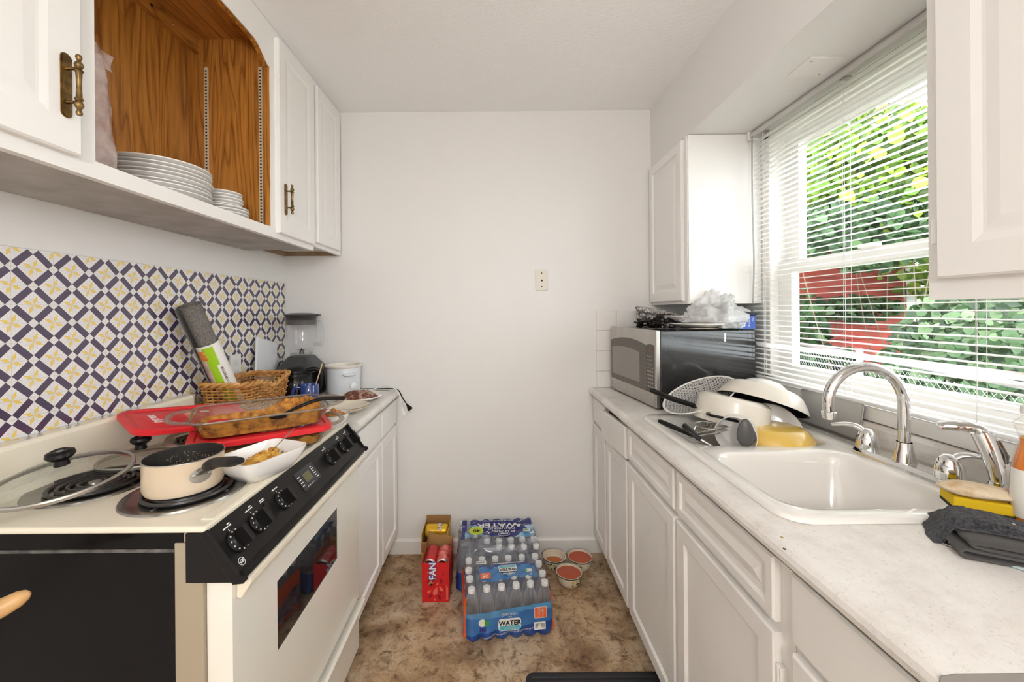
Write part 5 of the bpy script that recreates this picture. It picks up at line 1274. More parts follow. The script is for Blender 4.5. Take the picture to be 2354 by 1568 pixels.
def pack(name, label, loc, rot, nx, ny, skip, seed, wrapm, pick, topm, toppick, ztop, sag=.012, mess=0, s=.0622):
    t = thing(name, label, 'water pack', loc, rot, local=True)
    hx, hy = nx*s/2, ny*s/2; cen = []
    for i in range(nx):
        for j in range(ny):
            if (i, j) in skip: continue
            x, y = (i-(nx-1)/2)*s, (j-(ny-1)/2)*s; cen.append((x, y)); add_bottle(t, x, y)
    def bulge(c, n): return .0085*(smark(c-(s/2 if n % 2 == 0 else 0), s)-.6)
    P = []                                       # perimeter with outward normal
    r = .026; N = 40
    def side(k):                                 # walk the outline
        return k
    per = 2*(2*hx+2*hy); M_ = 380
    def outline(q):
        q = (q % 1)*per
        if q < 2*hx: return V(-hx+q, -hy, 0), V(0, -1, 0), bulge(-hx+q, nx), 0
        q -= 2*hx
        if q < 2*hy: return V(hx, -hy+q, 0), V(1, 0, 0), bulge(-hy+q, ny), 1
        q -= 2*hy
        if q < 2*hx: return V(hx-q, hy, 0), V(0, 1, 0), bulge(hx-q, nx), 2
        q -= 2*hx
        return V(-hx, hy-q, 0), V(-1, 0, 0), bulge(hy-q, ny), 3
    Z = [.001, .006, .014, .024, .036, .05, .066, .082, .098, .112, .126, .140, .152, .164, .175, .185, ztop-.003]
    def surf(q, z):
        p_, n_, b_, sd = outline(q)
        inset = 0 if z < .13 else .020*((z-.13)/(ztop-.13))**1.6
        if z < .015: inset += .010*(1-z/.015)
        cx_ = max(0, abs(p_.x)-(hx-r)); cy_ = max(0, abs(p_.y)-(hy-r))
        if cx_ > 0 and cy_ > 0:
            L = sqrt(cx_*cx_+cy_*cy_); f = r/L if L > r else 1
            p_ = V((hx-r+cx_*f)*(1 if p_.x > 0 else -1), (hy-r+cy_*f)*(1 if p_.y > 0 else -1), 0)
            b_ *= .6
        amp = 1.0 if z < .13 else max(0, 1-(z-.13)/.05)
        k = 1-inset/hx
        w_ = mess*noise.noise(V(q*40, z*30, seed))
        return V(p_.x*k, p_.y*(1-inset/hy), z)+n_*(b_*amp*(.06+1.9*(1-rise(z, .012, .048)))+w_*(1-rise(z, .03, .045)*(1-rise(z, .125, .14)))), sd
    vs = []; fs = []; mi = []
    NZ = 80; zs = [.001+(ztop-.004)*k/NZ for k in range(NZ+1)]
    for k in range(M_):
        for z in zs: vs.append(surf(k/M_, z)[0])
    b = B(); b.v = vs
    for k in range(M_):
        for j in range(NZ):
            a_ = k*(NZ+1)+j; b_ = ((k+1) % M_)*(NZ+1)+j
            p_, sd = surf((k+.5)/M_, (zs[j]+zs[j+1])/2)
            b.f.append([a_, b_, b_+1, a_+1]); b.mi.append(pick(p_, sd)); b.sm.append(True)
    wr = b.obj('shrink_wrap', wrapm, t, sharp=0)
    hxt, hyt = hx-.020, hy-.020
    def top(x, y):
        d = min(((x-a)**2+(y-c)**2)**.5 for a, c in cen)
        return ztop+.002-sag*min(1, max(0, d-.012)/.022)+mess*.8*noise.noise(V(x*30, y*30, seed))
    bt = B(); n1, n2 = nx*20, ny*20
    bt.v = [V(-hxt+2*hxt*i/n1, -hyt+2*hyt*j/n2, top(-hxt+2*hxt*i/n1, -hyt+2*hyt*j/n2)) for i in range(n1+1) for j in range(n2+1)]
    for i in range(n1):
        for j in range(n2):
            a_ = i*(n2+1)+j; x = -hxt+2*hxt*(i+.5)/n1; y = -hyt+2*hyt*(j+.5)/n2
            bt.f.append([a_, a_+n2+1, a_+n2+2, a_+1]); bt.mi.append(toppick(x, y)); bt.sm.append(True)
    tp_ = bt.obj('top_film', topm, t, sharp=0)
    def frontpt(p_, d=.0012):
        lo = (p_.x+hx)/per; q = lo
        s_, sd = surf(q, p_.y); return V(p_.x, s_.y-d-p_.z, p_.y)
    def toppt(p_, d=.0015): return V(p_.x, p_.y, ztop+.0028+p_.z)
    return t, wr, tp_, frontpt, toppt
B1 = mat('wrap_blue', (.035, .17, .46), .22, coat=.3, var=.25, vscale=14); B2 = mat('wrap_deep_blue', (.008, .055, .25), .2, coat=.3); B3 = mat('wrap_light_blue', (.09, .30, .56), .22, coat=.3, var=.3, vscale=20)
OR = mat('wrap_orange', (.85, .13, .03), .25, coat=.3); SIL = mat('wrap_mixed', (.36, .33, .36), .3, col2=(.10, .05, .22), vscale=26)
BLU_TOP = mat('top_print_blue', (.06, .21, .47), .25, coat=.2, var=.2, vscale=12)
def pick1(p_, sd):
    if sd in (0, 2):
        if p_.z < .038+.010*sin(p_.x*16+1.2)+.030*rise(p_.x, .03, .17): return 2
        lim = .122+.007*sin(p_.x*14+.5)+.012*rise(p_.x, .05, .18)
        if p_.z < lim: return 1 if p_.z < lim-.022+.005*sin(p_.x*25) else 5
        return 0
    if p_.z > .10+.01*sin(p_.y*30) and p_.z < .165: return 3 if abs(p_.y) < .12 else 0
    if p_.z <= .10: return 4 if .02 < p_.z and abs(p_.y) < .1 else 3
    return 0
def top1(x, y):
    if -.112 < x < .132 and -.052+.006*sin(x*26) < y < .052+.006*sin(x*24+1): return 1 if y < .026+.004*sin(x*30) else 2
    return 0
wp, wr1, tp1, fpt, tpt = pack('water_pack', 'shrink-wrapped pack of small water bottles with orange 24 badge in front', (.031, 1.755, 0), radians(6.8), 6, 4, set(), 1.0, [FILM, B1, B2, OR, SIL, B3], pick1, [FILM, BLU_TOP, B2], top1, .2035, mess=.002)
BLKI = mat('black_ink', (.015, .015, .02), .5); TEAL = mat('teal_ink', (.10, .45, .56), .4); GRN = mat('leaf_green_ink', (.05, .30, .05), .4); NAVY = mat('navy_ink', (.03, .03, .22), .4)
def plate2(root, hx, hy, r, c, fn, m, nm, d):
    b = B(); ring = rrect(hx, hy, r, 5, 0, c); n = len(ring); vs = []
    for k in range(5):
        f = 1-k/5.0; vs.append([V(c[0]+(q.x-c[0])*f, c[1]+(q.y-c[1])*f, 0) for q in ring])
    rings = [[fn(q, d) for q in rr_] for rr_ in vs]
    b.loft(rings, 0, True, False, True)
    return b.obj(nm, m, root, sharp=0)
W1 = mat('label_panel_white', (.80, .79, .76), .35)
pn1 = plate2(wr1, .047, .024, .012, (.0, .062), fpt, W1, 'name_panel', .0012)
def tw_(cx, cy, d=.0022, fn=fpt, a=0):
    ca, sa = cos(a), sin(a)
    return lambda q: fn(V(cx+q.x*ca-q.y*sa, cy+q.x*sa+q.y*ca, 0), d)
plate2(wr1, .044, .0085, .006, (.001, .0485), fpt, TEAL, 'teal_strip', .0018)
text('WATER', .0265, BLKI, wr1, None, bold=.0007, warp=tw_(0, .068, .0032)); text('PURIFIED', .0115, INK, wr1, None, warp=tw_(.001, .048, .0036), bold=.0002)
text('CHESTNUT', .0135, INK, wr1, None, warp=lambda q: fpt(V(q.x, .1035+q.y-8*q.x*q.x*.25, 0), .0022), bold=.0004)
text('HILL', .0085, INK, wr1, None, warp=tw_(0, .0925, .0022), bold=.0002, sx=1.5)
plate2(wr1, .026, .023, .005, (.128, .098), fpt, INK, 'badge_border', .0012); plate2(wr1, .024, .021, .004, (.128, .098), fpt, OR, 'badge', .0018)
text('24', .027, INK, wr1, None, bold=.0009, warp=tw_(.128, .105, .0032)); text('16.9 FL OZ', .0065, INK, wr1, None, warp=tw_(.128, .0905, .0032)); text('BOTTLES', .0062, INK, wr1, None, warp=tw_(.128, .083, .0032))
bcp = plate2(wr1, .0245, .015, .002, (.124, .045), fpt, INK, 'barcode_panel', .0014)
rnd = random.Random(4); x = .106; bc = B()
while x < .142:
    wd = rnd.choice((.0007, .0012, .0018)); bc.add([fpt(V(x, .035, 0), .0020), fpt(V(x+wd, .035, 0), .0020), fpt(V(x+wd, .054, 0), .0020), fpt(V(x, .054, 0), .0020)], [(0, 1, 2, 3)]); x += wd+rnd.choice((.0008, .0014))
bc.obj('barcode', BLKI, wr1)
plate2(wr1, .015, .0155, .0145, (-.112, .077), fpt, INK, 'leaf_badge', .0012); plate2(wr1, .0135, .014, .013, (-.112, .077), fpt, mat('badge_cream', (.75, .78, .62), .4), 'leaf_badge_face', .0016)
for (cx, cy, a) in ((-.098, .078, .3), (-.090, .074, -.5)):
    plate2(wr1, .0055, .012, .0052, (cx, cy), fpt, GRN, 'leaf_mark', .0022)
plate2(wr1, .013, .008, .001, (-.110, .050), fpt, NAVY, 'print_block', .0014); plate2(wr1, .011, .0012, .0005, (-.111, .036), fpt, NAVY, 'print_block', .0014)
text('PURIFIED DRINKING WATER 24 BOTTLES NET CONTENTS 3.17 GAL', .0082, INK, wr1, None, bold=.0002, sx=.9, warp=lambda q: fpt(V(q.x, .022+q.y+.010*sin(q.x*16+1.2)+.028*rise(q.x, .03, .17), 0), .0022))
def tt_(cx, cy, d=.0): return lambda q: tpt(V(cx-q.x, cy-q.y, q.z+d))
bt = B().loft([[tpt(q) for q in rrect(.040, .022, .008, 5, .0, (.012, .004))], [tpt(q) for q in rrect(.040, .022, .008, 5, .0006, (.012, .004))]], 0, False).obj('name_panel', W1, tp1)
B().loft([[tpt(q) for q in rrect(.037, .0075, .005, 5, .0007, (.012, .016))], [tpt(q) for q in rrect(.037, .0075, .005, 5, .0010, (.012, .016))]], 0, False).obj('teal_strip', TEAL, tp1)
text('WATER', .022, BLKI, tp1, None, bold=.0006, warp=tt_(.012, -.004, .001)); text('PURIFIED', .010, INK, tp1, None, warp=tt_(.012, .0165, .0016))
text('CHESTNUT', .011, INK, tp1, None, bold=.0002, warp=tt_(.012, -.030, .0006)); text('HILL', .007, INK, tp1, None, sx=1.4, warp=tt_(.012, -.0405, .0006))
B().loft([[tpt(q) for q in rrect(.021, .019, .004, 5, .0, (-.090, -.034))], [tpt(q) for q in rrect(.021, .019, .004, 5, .0006, (-.090, -.034))]], 0, False).obj('badge', OR, tp1)
text('24', .022, INK, tp1, None, bold=.0008, warp=tt_(-.090, -.040, .0012)); text('BOTTLES', .0058, INK, tp1, None, warp=tt_(-.090, -.026, .0012))
B().loft([[tpt(q) for q in rrect(.016, .009, .008, 5, .0, (.100, -.020))], [tpt(q) for q in rrect(.016, .009, .008, 5, .0006, (.100, -.020))]], 0, False).obj('leaf_badge', W1, tp1)
B().ball(tpt(V(.088, -.020, .001)), (.007, .007, .0006), 12, 4).obj('leaf_mark', GRN, tp1)
B().loft([[tpt(q) for q in rrect(.022, .010, .001, 2, .0, (-.100, .058))], [tpt(q) for q in rrect(.022, .010, .001, 2, .0006, (-.100, .058))]], 0, False).obj('barcode_panel', INK, tp1)
rnd = random.Random(8); x = -.118; bc = B()
while x < -.084:
    wd = rnd.choice((.0007, .0012, .0018)); bc.box(tuple(tpt(V(x, .052, .0008))), tuple(tpt(V(x+wd, .064, .0010)))); x += wd+rnd.choice((.0008, .0014))
bc.obj('barcode', BLKI, tp1)
text('PURIFIED DRINKING WATER 24 BOTTLES', .0075, INK, tp1, None, bold=.0002, warp=tt_(.02, .040, .0008))
# larger pack behind
K1 = mat('big_pack_navy', (.025, .035, .22), .22, coat=.3, var=.3, vscale=10); K2 = mat('big_pack_sky', (.42, .58, .70), .25, coat=.2, var=.35, vscale=22, col2=(.10, .30, .52)); K3 = mat('big_pack_blue', (.015, .10, .42), .2, coat=.3, var=.5, vscale=12)
FILM2 = thin('loose_film', (.90, .92, .95), ior=1.5, rough=.1, haze=(.80, .84, .92), hf=.26, hvar=20)
def pick2(p_, sd):
    if p_.z < .11+.012*sin(p_.x*20+p_.y*25): return 1 if sd != 0 else 2
    return 0
def top2(x, y):
    if y < -.028-.012*sin((x-.02)*14) - .02*rise(-x, .1, .2): return 0
    if x < -.168 or (x < -.14 and y > .02): return 1 if x < -.16 else 0
    if x < -.075 and y < .085: return 2
    if x > .105+.05*sin((y+.02)*30) and y < .06: return 2
    return 1
wp2, wr2, tp2, fpt2, tpt2 = pack('water_pack', 'torn shrink-wrapped large pack of water bottles against the wall', (.000, 2.052, 0), radians(3), 7, 5, {(0, 0), (1, 0), (0, 1), (1, 1), (2, 0)}, 5.0, [FILM2, K1, K3], pick2, [FILM2, K1, K2], top2, .2035, sag=.010, mess=.006, s=.0588)
def tt2(cx, cy, d=.001): return lambda q: tpt2(V(cx-q.x, cy-q.y, q.z+d+.002))
text('WATER', .055, INK, tp2, None, bold=.0010, warp=tt2(.005, .060), sx=1.15); text('PURIFIED', .026, INK, tp2, None, warp=tt2(.028, .000), sx=1.15); text('DRINKING', .026, INK, tp2, None, warp=tt2(.020, .027), sx=1.15)
text('SMALLER PLASTIC BOTTLES', .013, INK, tp2, None, warp=tt2(.01, .104))
ov = B().lathe([(0, .001), (.032, .001)], n=32, sy=.5, M=Matrix.Translation(tpt2(V(.030, -.030, .003)))).obj('logo_oval', INK, tp2)
B().lathe([(0, .0016), (.030, .0016)], n=32, sy=.46, M=Matrix.Translation(tpt2(V(.030, -.030, .003)))).obj('logo_oval_face', K1, tp2)
text('Kroger', .014, INK, tp2, None, warp=tt2(.030, -.030, .004), bold=.0003)
LIME = mat('lime_ink', (.52, .62, .02), .4)
B().lathe([(0, .004), (.037, .004)], n=36, sy=1.0, M=Matrix.Translation(tpt2(V(-.110, .005, .002)))).obj('count_disc', LIME, tp2)
text('40', .036, BLKI, tp2, None, bold=.0004, warp=tt2(-.108, .004, .006))
B().box(tuple(tpt2(V(.132, -.008, .001))), tuple(tpt2(V(.167, .016, .0018)))).obj('small_badge', INK, tp2); text('100%', .011, GRN, tp2, None, warp=tt2(.1495, .006, .002), bold=.0003); text('RECYCLE', .006, BLKI, tp2, None, warp=tt2(.1495, -.003, .002))
# ---- soda cartons
RDB = mat('carton_red', (.62, .008, .012), .4, coat=.15); KRF = mat('kraft_inside', (.33, .17, .055), .8); SY = mat('carton_yellow', (.75, .45, .01), .4); PNK = mat('print_coral', (.78, .16, .12), .4); DRD = mat('print_dark_red', (.30, .004, .02), .4); BLI = mat('print_blue', (.02, .05, .30), .4)
def can(root, x, y, z, m, txt, rot=0, nm='soda_can', label=None, inkm=INK):
    t = thing('soda_can', label, 'can', (x, y, z), (radians(-90), 0, 0), local=True)     # axis along the depth of the carton
    B().lathe([(.024, .0), (.026, .002), (.0325, .010), (.033, .014), (.033, .108), (.0325, .112), (.028, .120)], n=36).obj('can_body', m, t)
    B().lathe([(.0, .003), (.0225, .003), (.024, .0), (.026, .0015), (.0325, .0105)], n=36).obj('can_base', mat('aluminium', (.75, .74, .73), .25, 1), t)
    B().lathe([(.028, .120), (.027, .122), (.025, .119), (0, .119)], n=36).obj('can_top', DULL, t)
    def wrapt(q, d=.0006): a = q.x/.033-pi/2+rot; r = .0334+d+q.z; return V(r*cos(a), r*sin(a), .060+q.y)
    if txt:
        text(txt, .030, BLI, t, None, bold=.0030, warp=lambda q: wrapt(q, .0), name='letter_backing'); text(txt, .030, inkm, t, None, bold=.0008, warp=lambda q: wrapt(q, .0008))
    return t
rbx = thing('soda_carton', 'red soda carton torn open at the top with cans inside', 'carton', (-.289, 1.93, 0))
x0, x1, y0, y1 = -.351, -.226, 1.843, 2.018; zf = .180
b = B().box((x0, y0, .001), (x1, y0+.0015, zf)); fr = b.obj('front_panel', RDB, rbx)
for xa, zt_ in ((x0, .20), (x1-.0015, .205)): B().box((xa, y0+.002, .001), (xa+.0015, y1, zt_)).obj('side_panel', RDB, rbx)
for xa, zt_ in ((x0+.0016, .1995), (x1-.002, .2045)): B().box((xa, y0+.002, .06), (xa+.0004, y1, zt_)).obj('inner_face', KRF, rbx)
B().box((x0, y0, 0), (x1, y1, .0012)).obj('bottom_panel', RDB, rbx)
def flap(u, v): return V(x0+.0+(x1-x0)*u, y1-.002+.02*v*v, .10+.125*v*(1-.18*sin(pi*u)*(1 if v > .5 else 0))-.02*v*(u > .8))
B().grid(flap, 16, 6).obj('torn_flap', KRF, rbx, solid=.0012)
def fm(x, z): return frame((x, y0-.0004, z), (0, 0, 1), (-1, 0, 0), (0, -1, 0))
text('FAN', .042, BLI, fr, fm(-.300, .142), bold=.0040, ext=.0002, name='letter_backing'); text('FAN', .042, INK, fr, frame((-.300, y0-.0008, .142), (0, 0, 1), (-1, 0, 0), (0, -1, 0)), bold=.0012, ext=.0002)
def drop(cx, cz, L, wd, a, m, d=.0006):
    pts = []
    for k in range(20):
        t = 2*pi*k/20; r = wd*sin(t)*sin(t/2)**1.3; l = L*cos(t)
        pts.append((r, l))
    ca, sa = cos(a), sin(a)
    vs = [(cx+p_*ca-q*sa, y0-d, cz+p_*sa+q*ca) for p_, q in pts]
    B().add(vs, [tuple(range(len(vs)))]).obj('print_drop', m, fr)
for q in ((-.288, .052, .020, .014, -.3, PNK), (-.264, .062, .013, .009, .6, PNK), (-.316, .050, .011, .008, -1.0, PNK), (-.325, .138, .006, .004, 1.0, PNK), (-.305, .080, .013, .008, -1.2, DRD), (-.262, .10, .016, .009, .0, DRD), (-.320, .098, .012, .007, -.9, DRD), (-.312, .028, .012, .008, -.5, DRD), (-.272, .026, .016, .008, .4, DRD), (-.268, .045, .010, .006, .8, DRD), (-.254, .13, .009, .005, .3, DRD), (-.292, .013, .007, .005, 0, PNK), (-.278, .085, .008, .005, -.8, PNK), (-.300, .098, .026, .012, -.75, PNK)): drop(*q)
drop(-.296, .101, .012, .008, -.75, DRD, .0010); B().ball((-.312, y0-.001, .088), (.005, .0006, .005), 10, 6).obj('leaf_print', GRN, fr)
for k in range(2): B().box((-.240+k*.006, y0-.0005, .010), (-.237+k*.006, y0-.0002, .078-k*.01)).obj('fine_print', PNK, fr)
CR = mat('can_red', (.66, .03, .03), .25, .35, var=.25, vscale=18); CP = mat('can_pink', (.80, .25, .22), .25, .3, col2=(.62, .04, .05), vscale=40)
cz1 = .158
for (x, m, tx, lab, rr_) in ((-.319, CR, 'FAN', 'red soda can with white lettering lying in the torn carton', 2.35), (-.2585, CP, '', 'pink and red soda can lying in the torn carton', 0)):
    c_ = can(None, x, y0+.016, cz1, m, tx, rr_, label=lab)
for (x, lab) in ((-.319, 'red soda can in the lower layer below the lettered can'), (-.2585, 'red soda can in the lower layer below the pink can')):
    can(None, x, y0+.016, .092, CR, '', 0, label=lab)
for (x, lab) in ((-.319, 'red soda can on the carton floor on the stove side'), (-.2585, 'red soda can on the carton floor on the water pack side')):
    can(None, x, y0+.016, .036, CR, '', 0, label=lab) if False else None
ybx = thing('soda_carton', 'yellow soda carton with torn kraft opening behind the red carton', 'carton', (-.325, 2.125, 0))
X0, X1, Y0, Y1 = -.390, -.258, 2.045, 2.200
B().box((X0, Y0, .001), (X1, Y0+.0015, .125)).box((X0, Y0, .001), (X0+.0015, Y1, .20)).box((X1-.0015, Y0, .001), (X1, Y1, .20)).obj('carton_shell', SY, ybx)
B().box((X0+.0016, Y0+.002, .08), (X0+.0022, Y1, .1995)).box((X1-.0022, Y0+.002, .08), (X1-.0016, Y1, .1995)).box((X0, Y1-.0016, .0012), (X1, Y1, .218)).obj('inner_face', KRF, ybx)
B().grid(lambda u, v: V(X0+(X1-X0)*u, Y0-.004-.012*v*(1-v), .11+.055*v*(1-.10*sin(pi*u))), 12, 5).obj('torn_flap', KRF, ybx, solid=.0012)
B().box((X0, Y0, 0), (X1, Y1, .0012)).obj('bottom_panel', SY, ybx)
CYL = mat('can_yellow', (.78, .56, .02), .25, .3, col2=(.80, .40, .02), vscale=9)
yc = thing('soda_can', 'yellow soda can lying sideways in the yellow carton', 'can', (-.3835, 2.135, .170), (0, radians(90), 0), local=True)
B().lathe([(.024, .0), (.026, .002), (.0325, .010), (.033, .014), (.033, .106), (.0325, .110), (.028, .118), (0, .118)], n=36).obj('can_body', CYL, yc)
def ywrap(q, d): a = q.x/.033+pi*1.02; r = .0334+d+q.z; return V(r*cos(a), r*sin(a), .075+q.y)
text('FANT', .026, BLI, yc, None, bold=.0026, warp=lambda q: ywrap(q, 0), name='letter_backing'); text('FANT', .026, INK, yc, None, bold=.0007, warp=lambda q: ywrap(q, .0008))
can(None, -.324, Y0+.012, .062, CYL, '', 0, label='yellow soda can low in the yellow carton') if False else None
# ---- three bowls of broth
BRO = mat('red_broth', (.45, .062, .012), .08); BCR = mat('cream_stoneware', (.70, .63, .50), .2, coat=.4)
BR2 = mat('amber_broth', (.50, .13, .02), .08)
GRD = mat('dark_green_glaze', (.03, .05, .025), .3); YLG = mat('fruit_yellow_glaze', (.62, .42, .04), .3)
def soup(label, loc, rr_, fill, bm_, rot):
    t = thing('soup_bowl', label, 'bowl', loc, rot, group='bowls of broth on the floor', local=True); s = rr_/.064
    bo = B().lathe([(0, .0), (.030*s, 0), (.032*s, .003), (.046*s, .010), (.056*s, .026), (.0605*s, .046), (.064*s, .062), (.064*s, .064), (.061*s, .0645), (.058*s, .052), (.0535*s, .032), (.042*s, .014), (.02*s, .008), (0, .007)], n=44).obj('bowl_body', BCR, t)
    B().lathe([(.0628*s, .0575), (.0648*s, .0605), (.0652*s, .0635), (.0640*s, .0640)], n=44).obj('rim_line', GRD, t)
    rf = {.055: .0585, .030: .0525}[fill]
    B().lathe([(0, fill+.0006), (rf*s*.97, fill+.0004), (rf*s, fill)], n=44).obj('broth', bm_, t)
    rnd = random.Random(int(rr_*1e4)+int(rot*10))
    for k in range(3):
        a0 = k*2.09
        for q in range(16):
            a = a0+rnd.uniform(-.38, .38); z = rnd.uniform(.026, .053); r = (.056+(z-.026)*.225)*s+.0008
            m = GRD if q % 3 else YLG
            e = rnd.uniform(.002, .0045)
            B().ball((0, 0, 0), (e, e*1.1, .0006), 10, 6, M=frame((r*cos(a), r*sin(a), z), (-sin(a), cos(a), 0), (0, 0, 1), (cos(a), sin(a), 0))).obj('fruit_print', m, bo)
soup('brimming bowl of red broth with the lemon print, out in front of the other bowls', (.346, 1.955, 0), .063, .055, BRO, 1.0)
soup('brimming bowl of red broth beside the cabinet kick', (.425, 2.075, 0), .063, .055, BRO, 2.2)
soup('half-empty bowl of amber broth beside the water pack', (.292, 2.082, 0), .060, .030, BR2, .2)
# ---- black ribbed mat
bmx = thing('floor_mat', 'black ribbed rubber mat in front of the sink cabinets', 'mat', (.345, 1.19, 0))
B().loft([rrect(.25, .285, .03, 6, .0005, (.347, 1.188)), rrect(.25, .285, .03, 6, .007, (.347, 1.188)), rrect(.244, .279, .026, 6, .009, (.347, 1.188))], 0, False).obj('mat_base', mat('black_rubber', (.014, .014, .016), .6), bmx)
rbm = mat('black_rubber_rib', (.02, .02, .024), .5)
for k in range(25):
    y = 1.452-k*.022
    B().prism([(y-.006, .0085), (y-.004, .0125), (y+.004, .0125), (y+.006, .0085)], 'x', .118, .576).obj('rib', rbm, bmx)
# ================================================================ window blind
bd = thing('window_blind', 'white venetian blind hanging in the kitchen window', 'blind', (1.15, 1.30, 1.04))
BLI_M = bpy.data.materials.new('blind_slat_white'); BLI_M.use_nodes = True
nt = BLI_M.node_tree; nt.nodes.clear(); o_ = nt.nodes.new('ShaderNodeOutputMaterial'); d_ = nt.nodes.new('ShaderNodeBsdfPrincipled'); t_ = nt.nodes.new('ShaderNodeBsdfTranslucent'); mx = nt.nodes.new('ShaderNodeMixShader')
d_.inputs['Base Color'].default_value = (.9, .885, .87, 1); d_.inputs['Roughness'].default_value = .4; t_.inputs[0].default_value = (.92, .90, .88, 1); mx.inputs[0].default_value = .4
nt.links.new(d_.outputs[0], mx.inputs[1]); nt.links.new(t_.outputs[0], mx.inputs[2]); nt.links.new(mx.outputs[0], o_.inputs[0])
B().prism([(1.130, 2.090), (1.170, 2.090), (1.170, 2.117), (1.134, 2.117), (1.126, 2.104)], 'y', .822, 1.783).obj('head_rail', mat('grey_rail', (.56, .55, .53), .4), bd, bevel=.002)
B().box((1.122, 1.768, 2.082), (1.172, 1.787, 2.1195)).obj('rail_bracket', WHITEP, bd, bevel=.002)
for y in (1.70, 1.31, .95): B().box((1.140, y-.012, 2.0865), (1.160, y+.012, 2.091)).obj('cord_guide', DULL, bd)
sl = B(); prof = [(-.0125, -.0009), (-.006, .0012), (0, .0019), (.006, .0012), (.0125, -.0009)]
sl.grid(lambda u, v: V(prof[round(u*4)][0], .83+.945*v-1.30, prof[round(u*4)][1]), 4, 6)
sme = sl.mesh('slat', sharp=0); sme.materials.append(BLI_M)
pitch = .0206; z = 2.070; k = 0
while z > 1.060:
    o = bpy.data.objects.new('slat', sme); COL.objects.link(o); o.parent = bd; o.location = (0, 0, z-1.04)
    tilt = radians(-4+2.0*noise.noise(V(k*1.7, 0, 0)))
    if k == 43: tilt = radians(58)
    o.rotation_euler = (radians(.12*noise.noise(V(k*.9, 3, 0))), tilt, 0); z -= pitch; k += 1
B().box((1.138, .83, 1.037), (1.162, 1.775, 1.048)).obj('bottom_rail', WHITEP, bd, bevel=.003)
for y in (1.70, 1.31, .95):
    for x in (1.1375, 1.1635): B().tube([(x, y, 2.09), (x, y, 1.045)], .0007, 5).obj('ladder_cord', WHITEP, bd)
    B().tube([(1.15, y+.008, 2.09), (1.15, y+.008, 1.045)], .0007, 5).obj('lift_cord', WHITEP, bd)
B().tube(cr([(1.122, 1.742, 2.088), (1.118, 1.74, 2.05), (1.119, 1.742, 1.8), (1.121, 1.738, 1.55), (1.118, 1.742, 1.36)], 6), .0036, 8).obj('tilt_wand', thin('wand_plastic', (.8, .8, .8), ior=1.5, haze=(.6, .6, .6), hf=.5), bd)
# ================================================================ outside the window
GZ = -.55
struct(B().box((1.34, -8, GZ-.2), (30, 30, GZ)), 'ground', mat('yard_soil', (.10, .12, .045), .95, var=.5, vscale=2.5, coords='World'), label='yard ground outside the window')
RDW = mat('red_clapboard', (.40, .055, .035), .7, var=.35, vscale=7, coords='World')
sh = thing('red_shed', 'red clapboard building with white corner trim outside the window', 'building', (3.7, 4.75, GZ))
SX0, SX1, SY = 2.2, 4.78, 4.62
B().box((SX0, SY+.01, GZ), (SX1, 6.6, 2.45)).obj('wall_core', RDW, sh)
bz = GZ; k = 0
while bz < 2.4:
    B().prism([(SY+.01, bz), (SY-.030, bz), (SY-.006, bz+.118), (SY+.01, bz+.118)], 'x', SX0, SX1-.07).obj('clapboard', RDW, sh); bz += .118; k += 1
bz = GZ
while bz < 2.4:
    B().prism([(SX1, bz), (SX1+.016, bz), (SX1+.004, bz+.118), (SX1, bz+.118)], 'y', SY+.08, 6.6).obj('clapboard', RDW, sh); bz += .118
B().box((SX1-.07, SY-.03, GZ), (SX1+.03, SY+.08, 2.45)).obj('corner_trim', mat('exterior_white', (.85, .85, .85), .5), sh)
B().prism([(SY-.25, 2.38), (SY+1.0, 2.95), (6.85, 2.38), (6.85, 2.45), (SY+1.0, 3.05), (SY-.25, 2.45)], 'x', SX0-.2, SX1+.2).obj('roof', mat('roof_shingle', (.12, .11, .11), .9), sh)
# chain link fence
fe = thing('chain_link_fence', 'chain link fence with steel posts outside the window', 'fence', (2.75, 2.9, GZ))
FEN = mat('galvanised_wire', (.45, .46, .47), .4, .7)
def fpos(s, z): return V(2.35+.30*s, 1.6+.95*s, z)   # s runs 0..3.2
b = B(); z0, z1, st = GZ+.04, .95, .055
n = int(3.2/st/1.0); rowsn = int((z1-z0)/st)
for i in range(n):
    for sgn_ in (0, 1):
        pts = [fpos((i+((j+sgn_) % 2))*st, z0+j*st) for j in range(rowsn+1)]
        b.tube([p_+V(.002 if j % 2 else -.002, 0, 0) for j, p_ in enumerate(pts)], .0014, 3, caps=False)
b.obj('wire_mesh', FEN, fe, kind='stuff')
for s in (0, 1.6, 3.2): B().tube([fpos(s, GZ), fpos(s, 1.02)], .024, 12).obj('fence_post', FEN, fe)
B().tube([fpos(0, .97), fpos(3.2, .97)], .018, 10).obj('top_rail', FEN, fe)
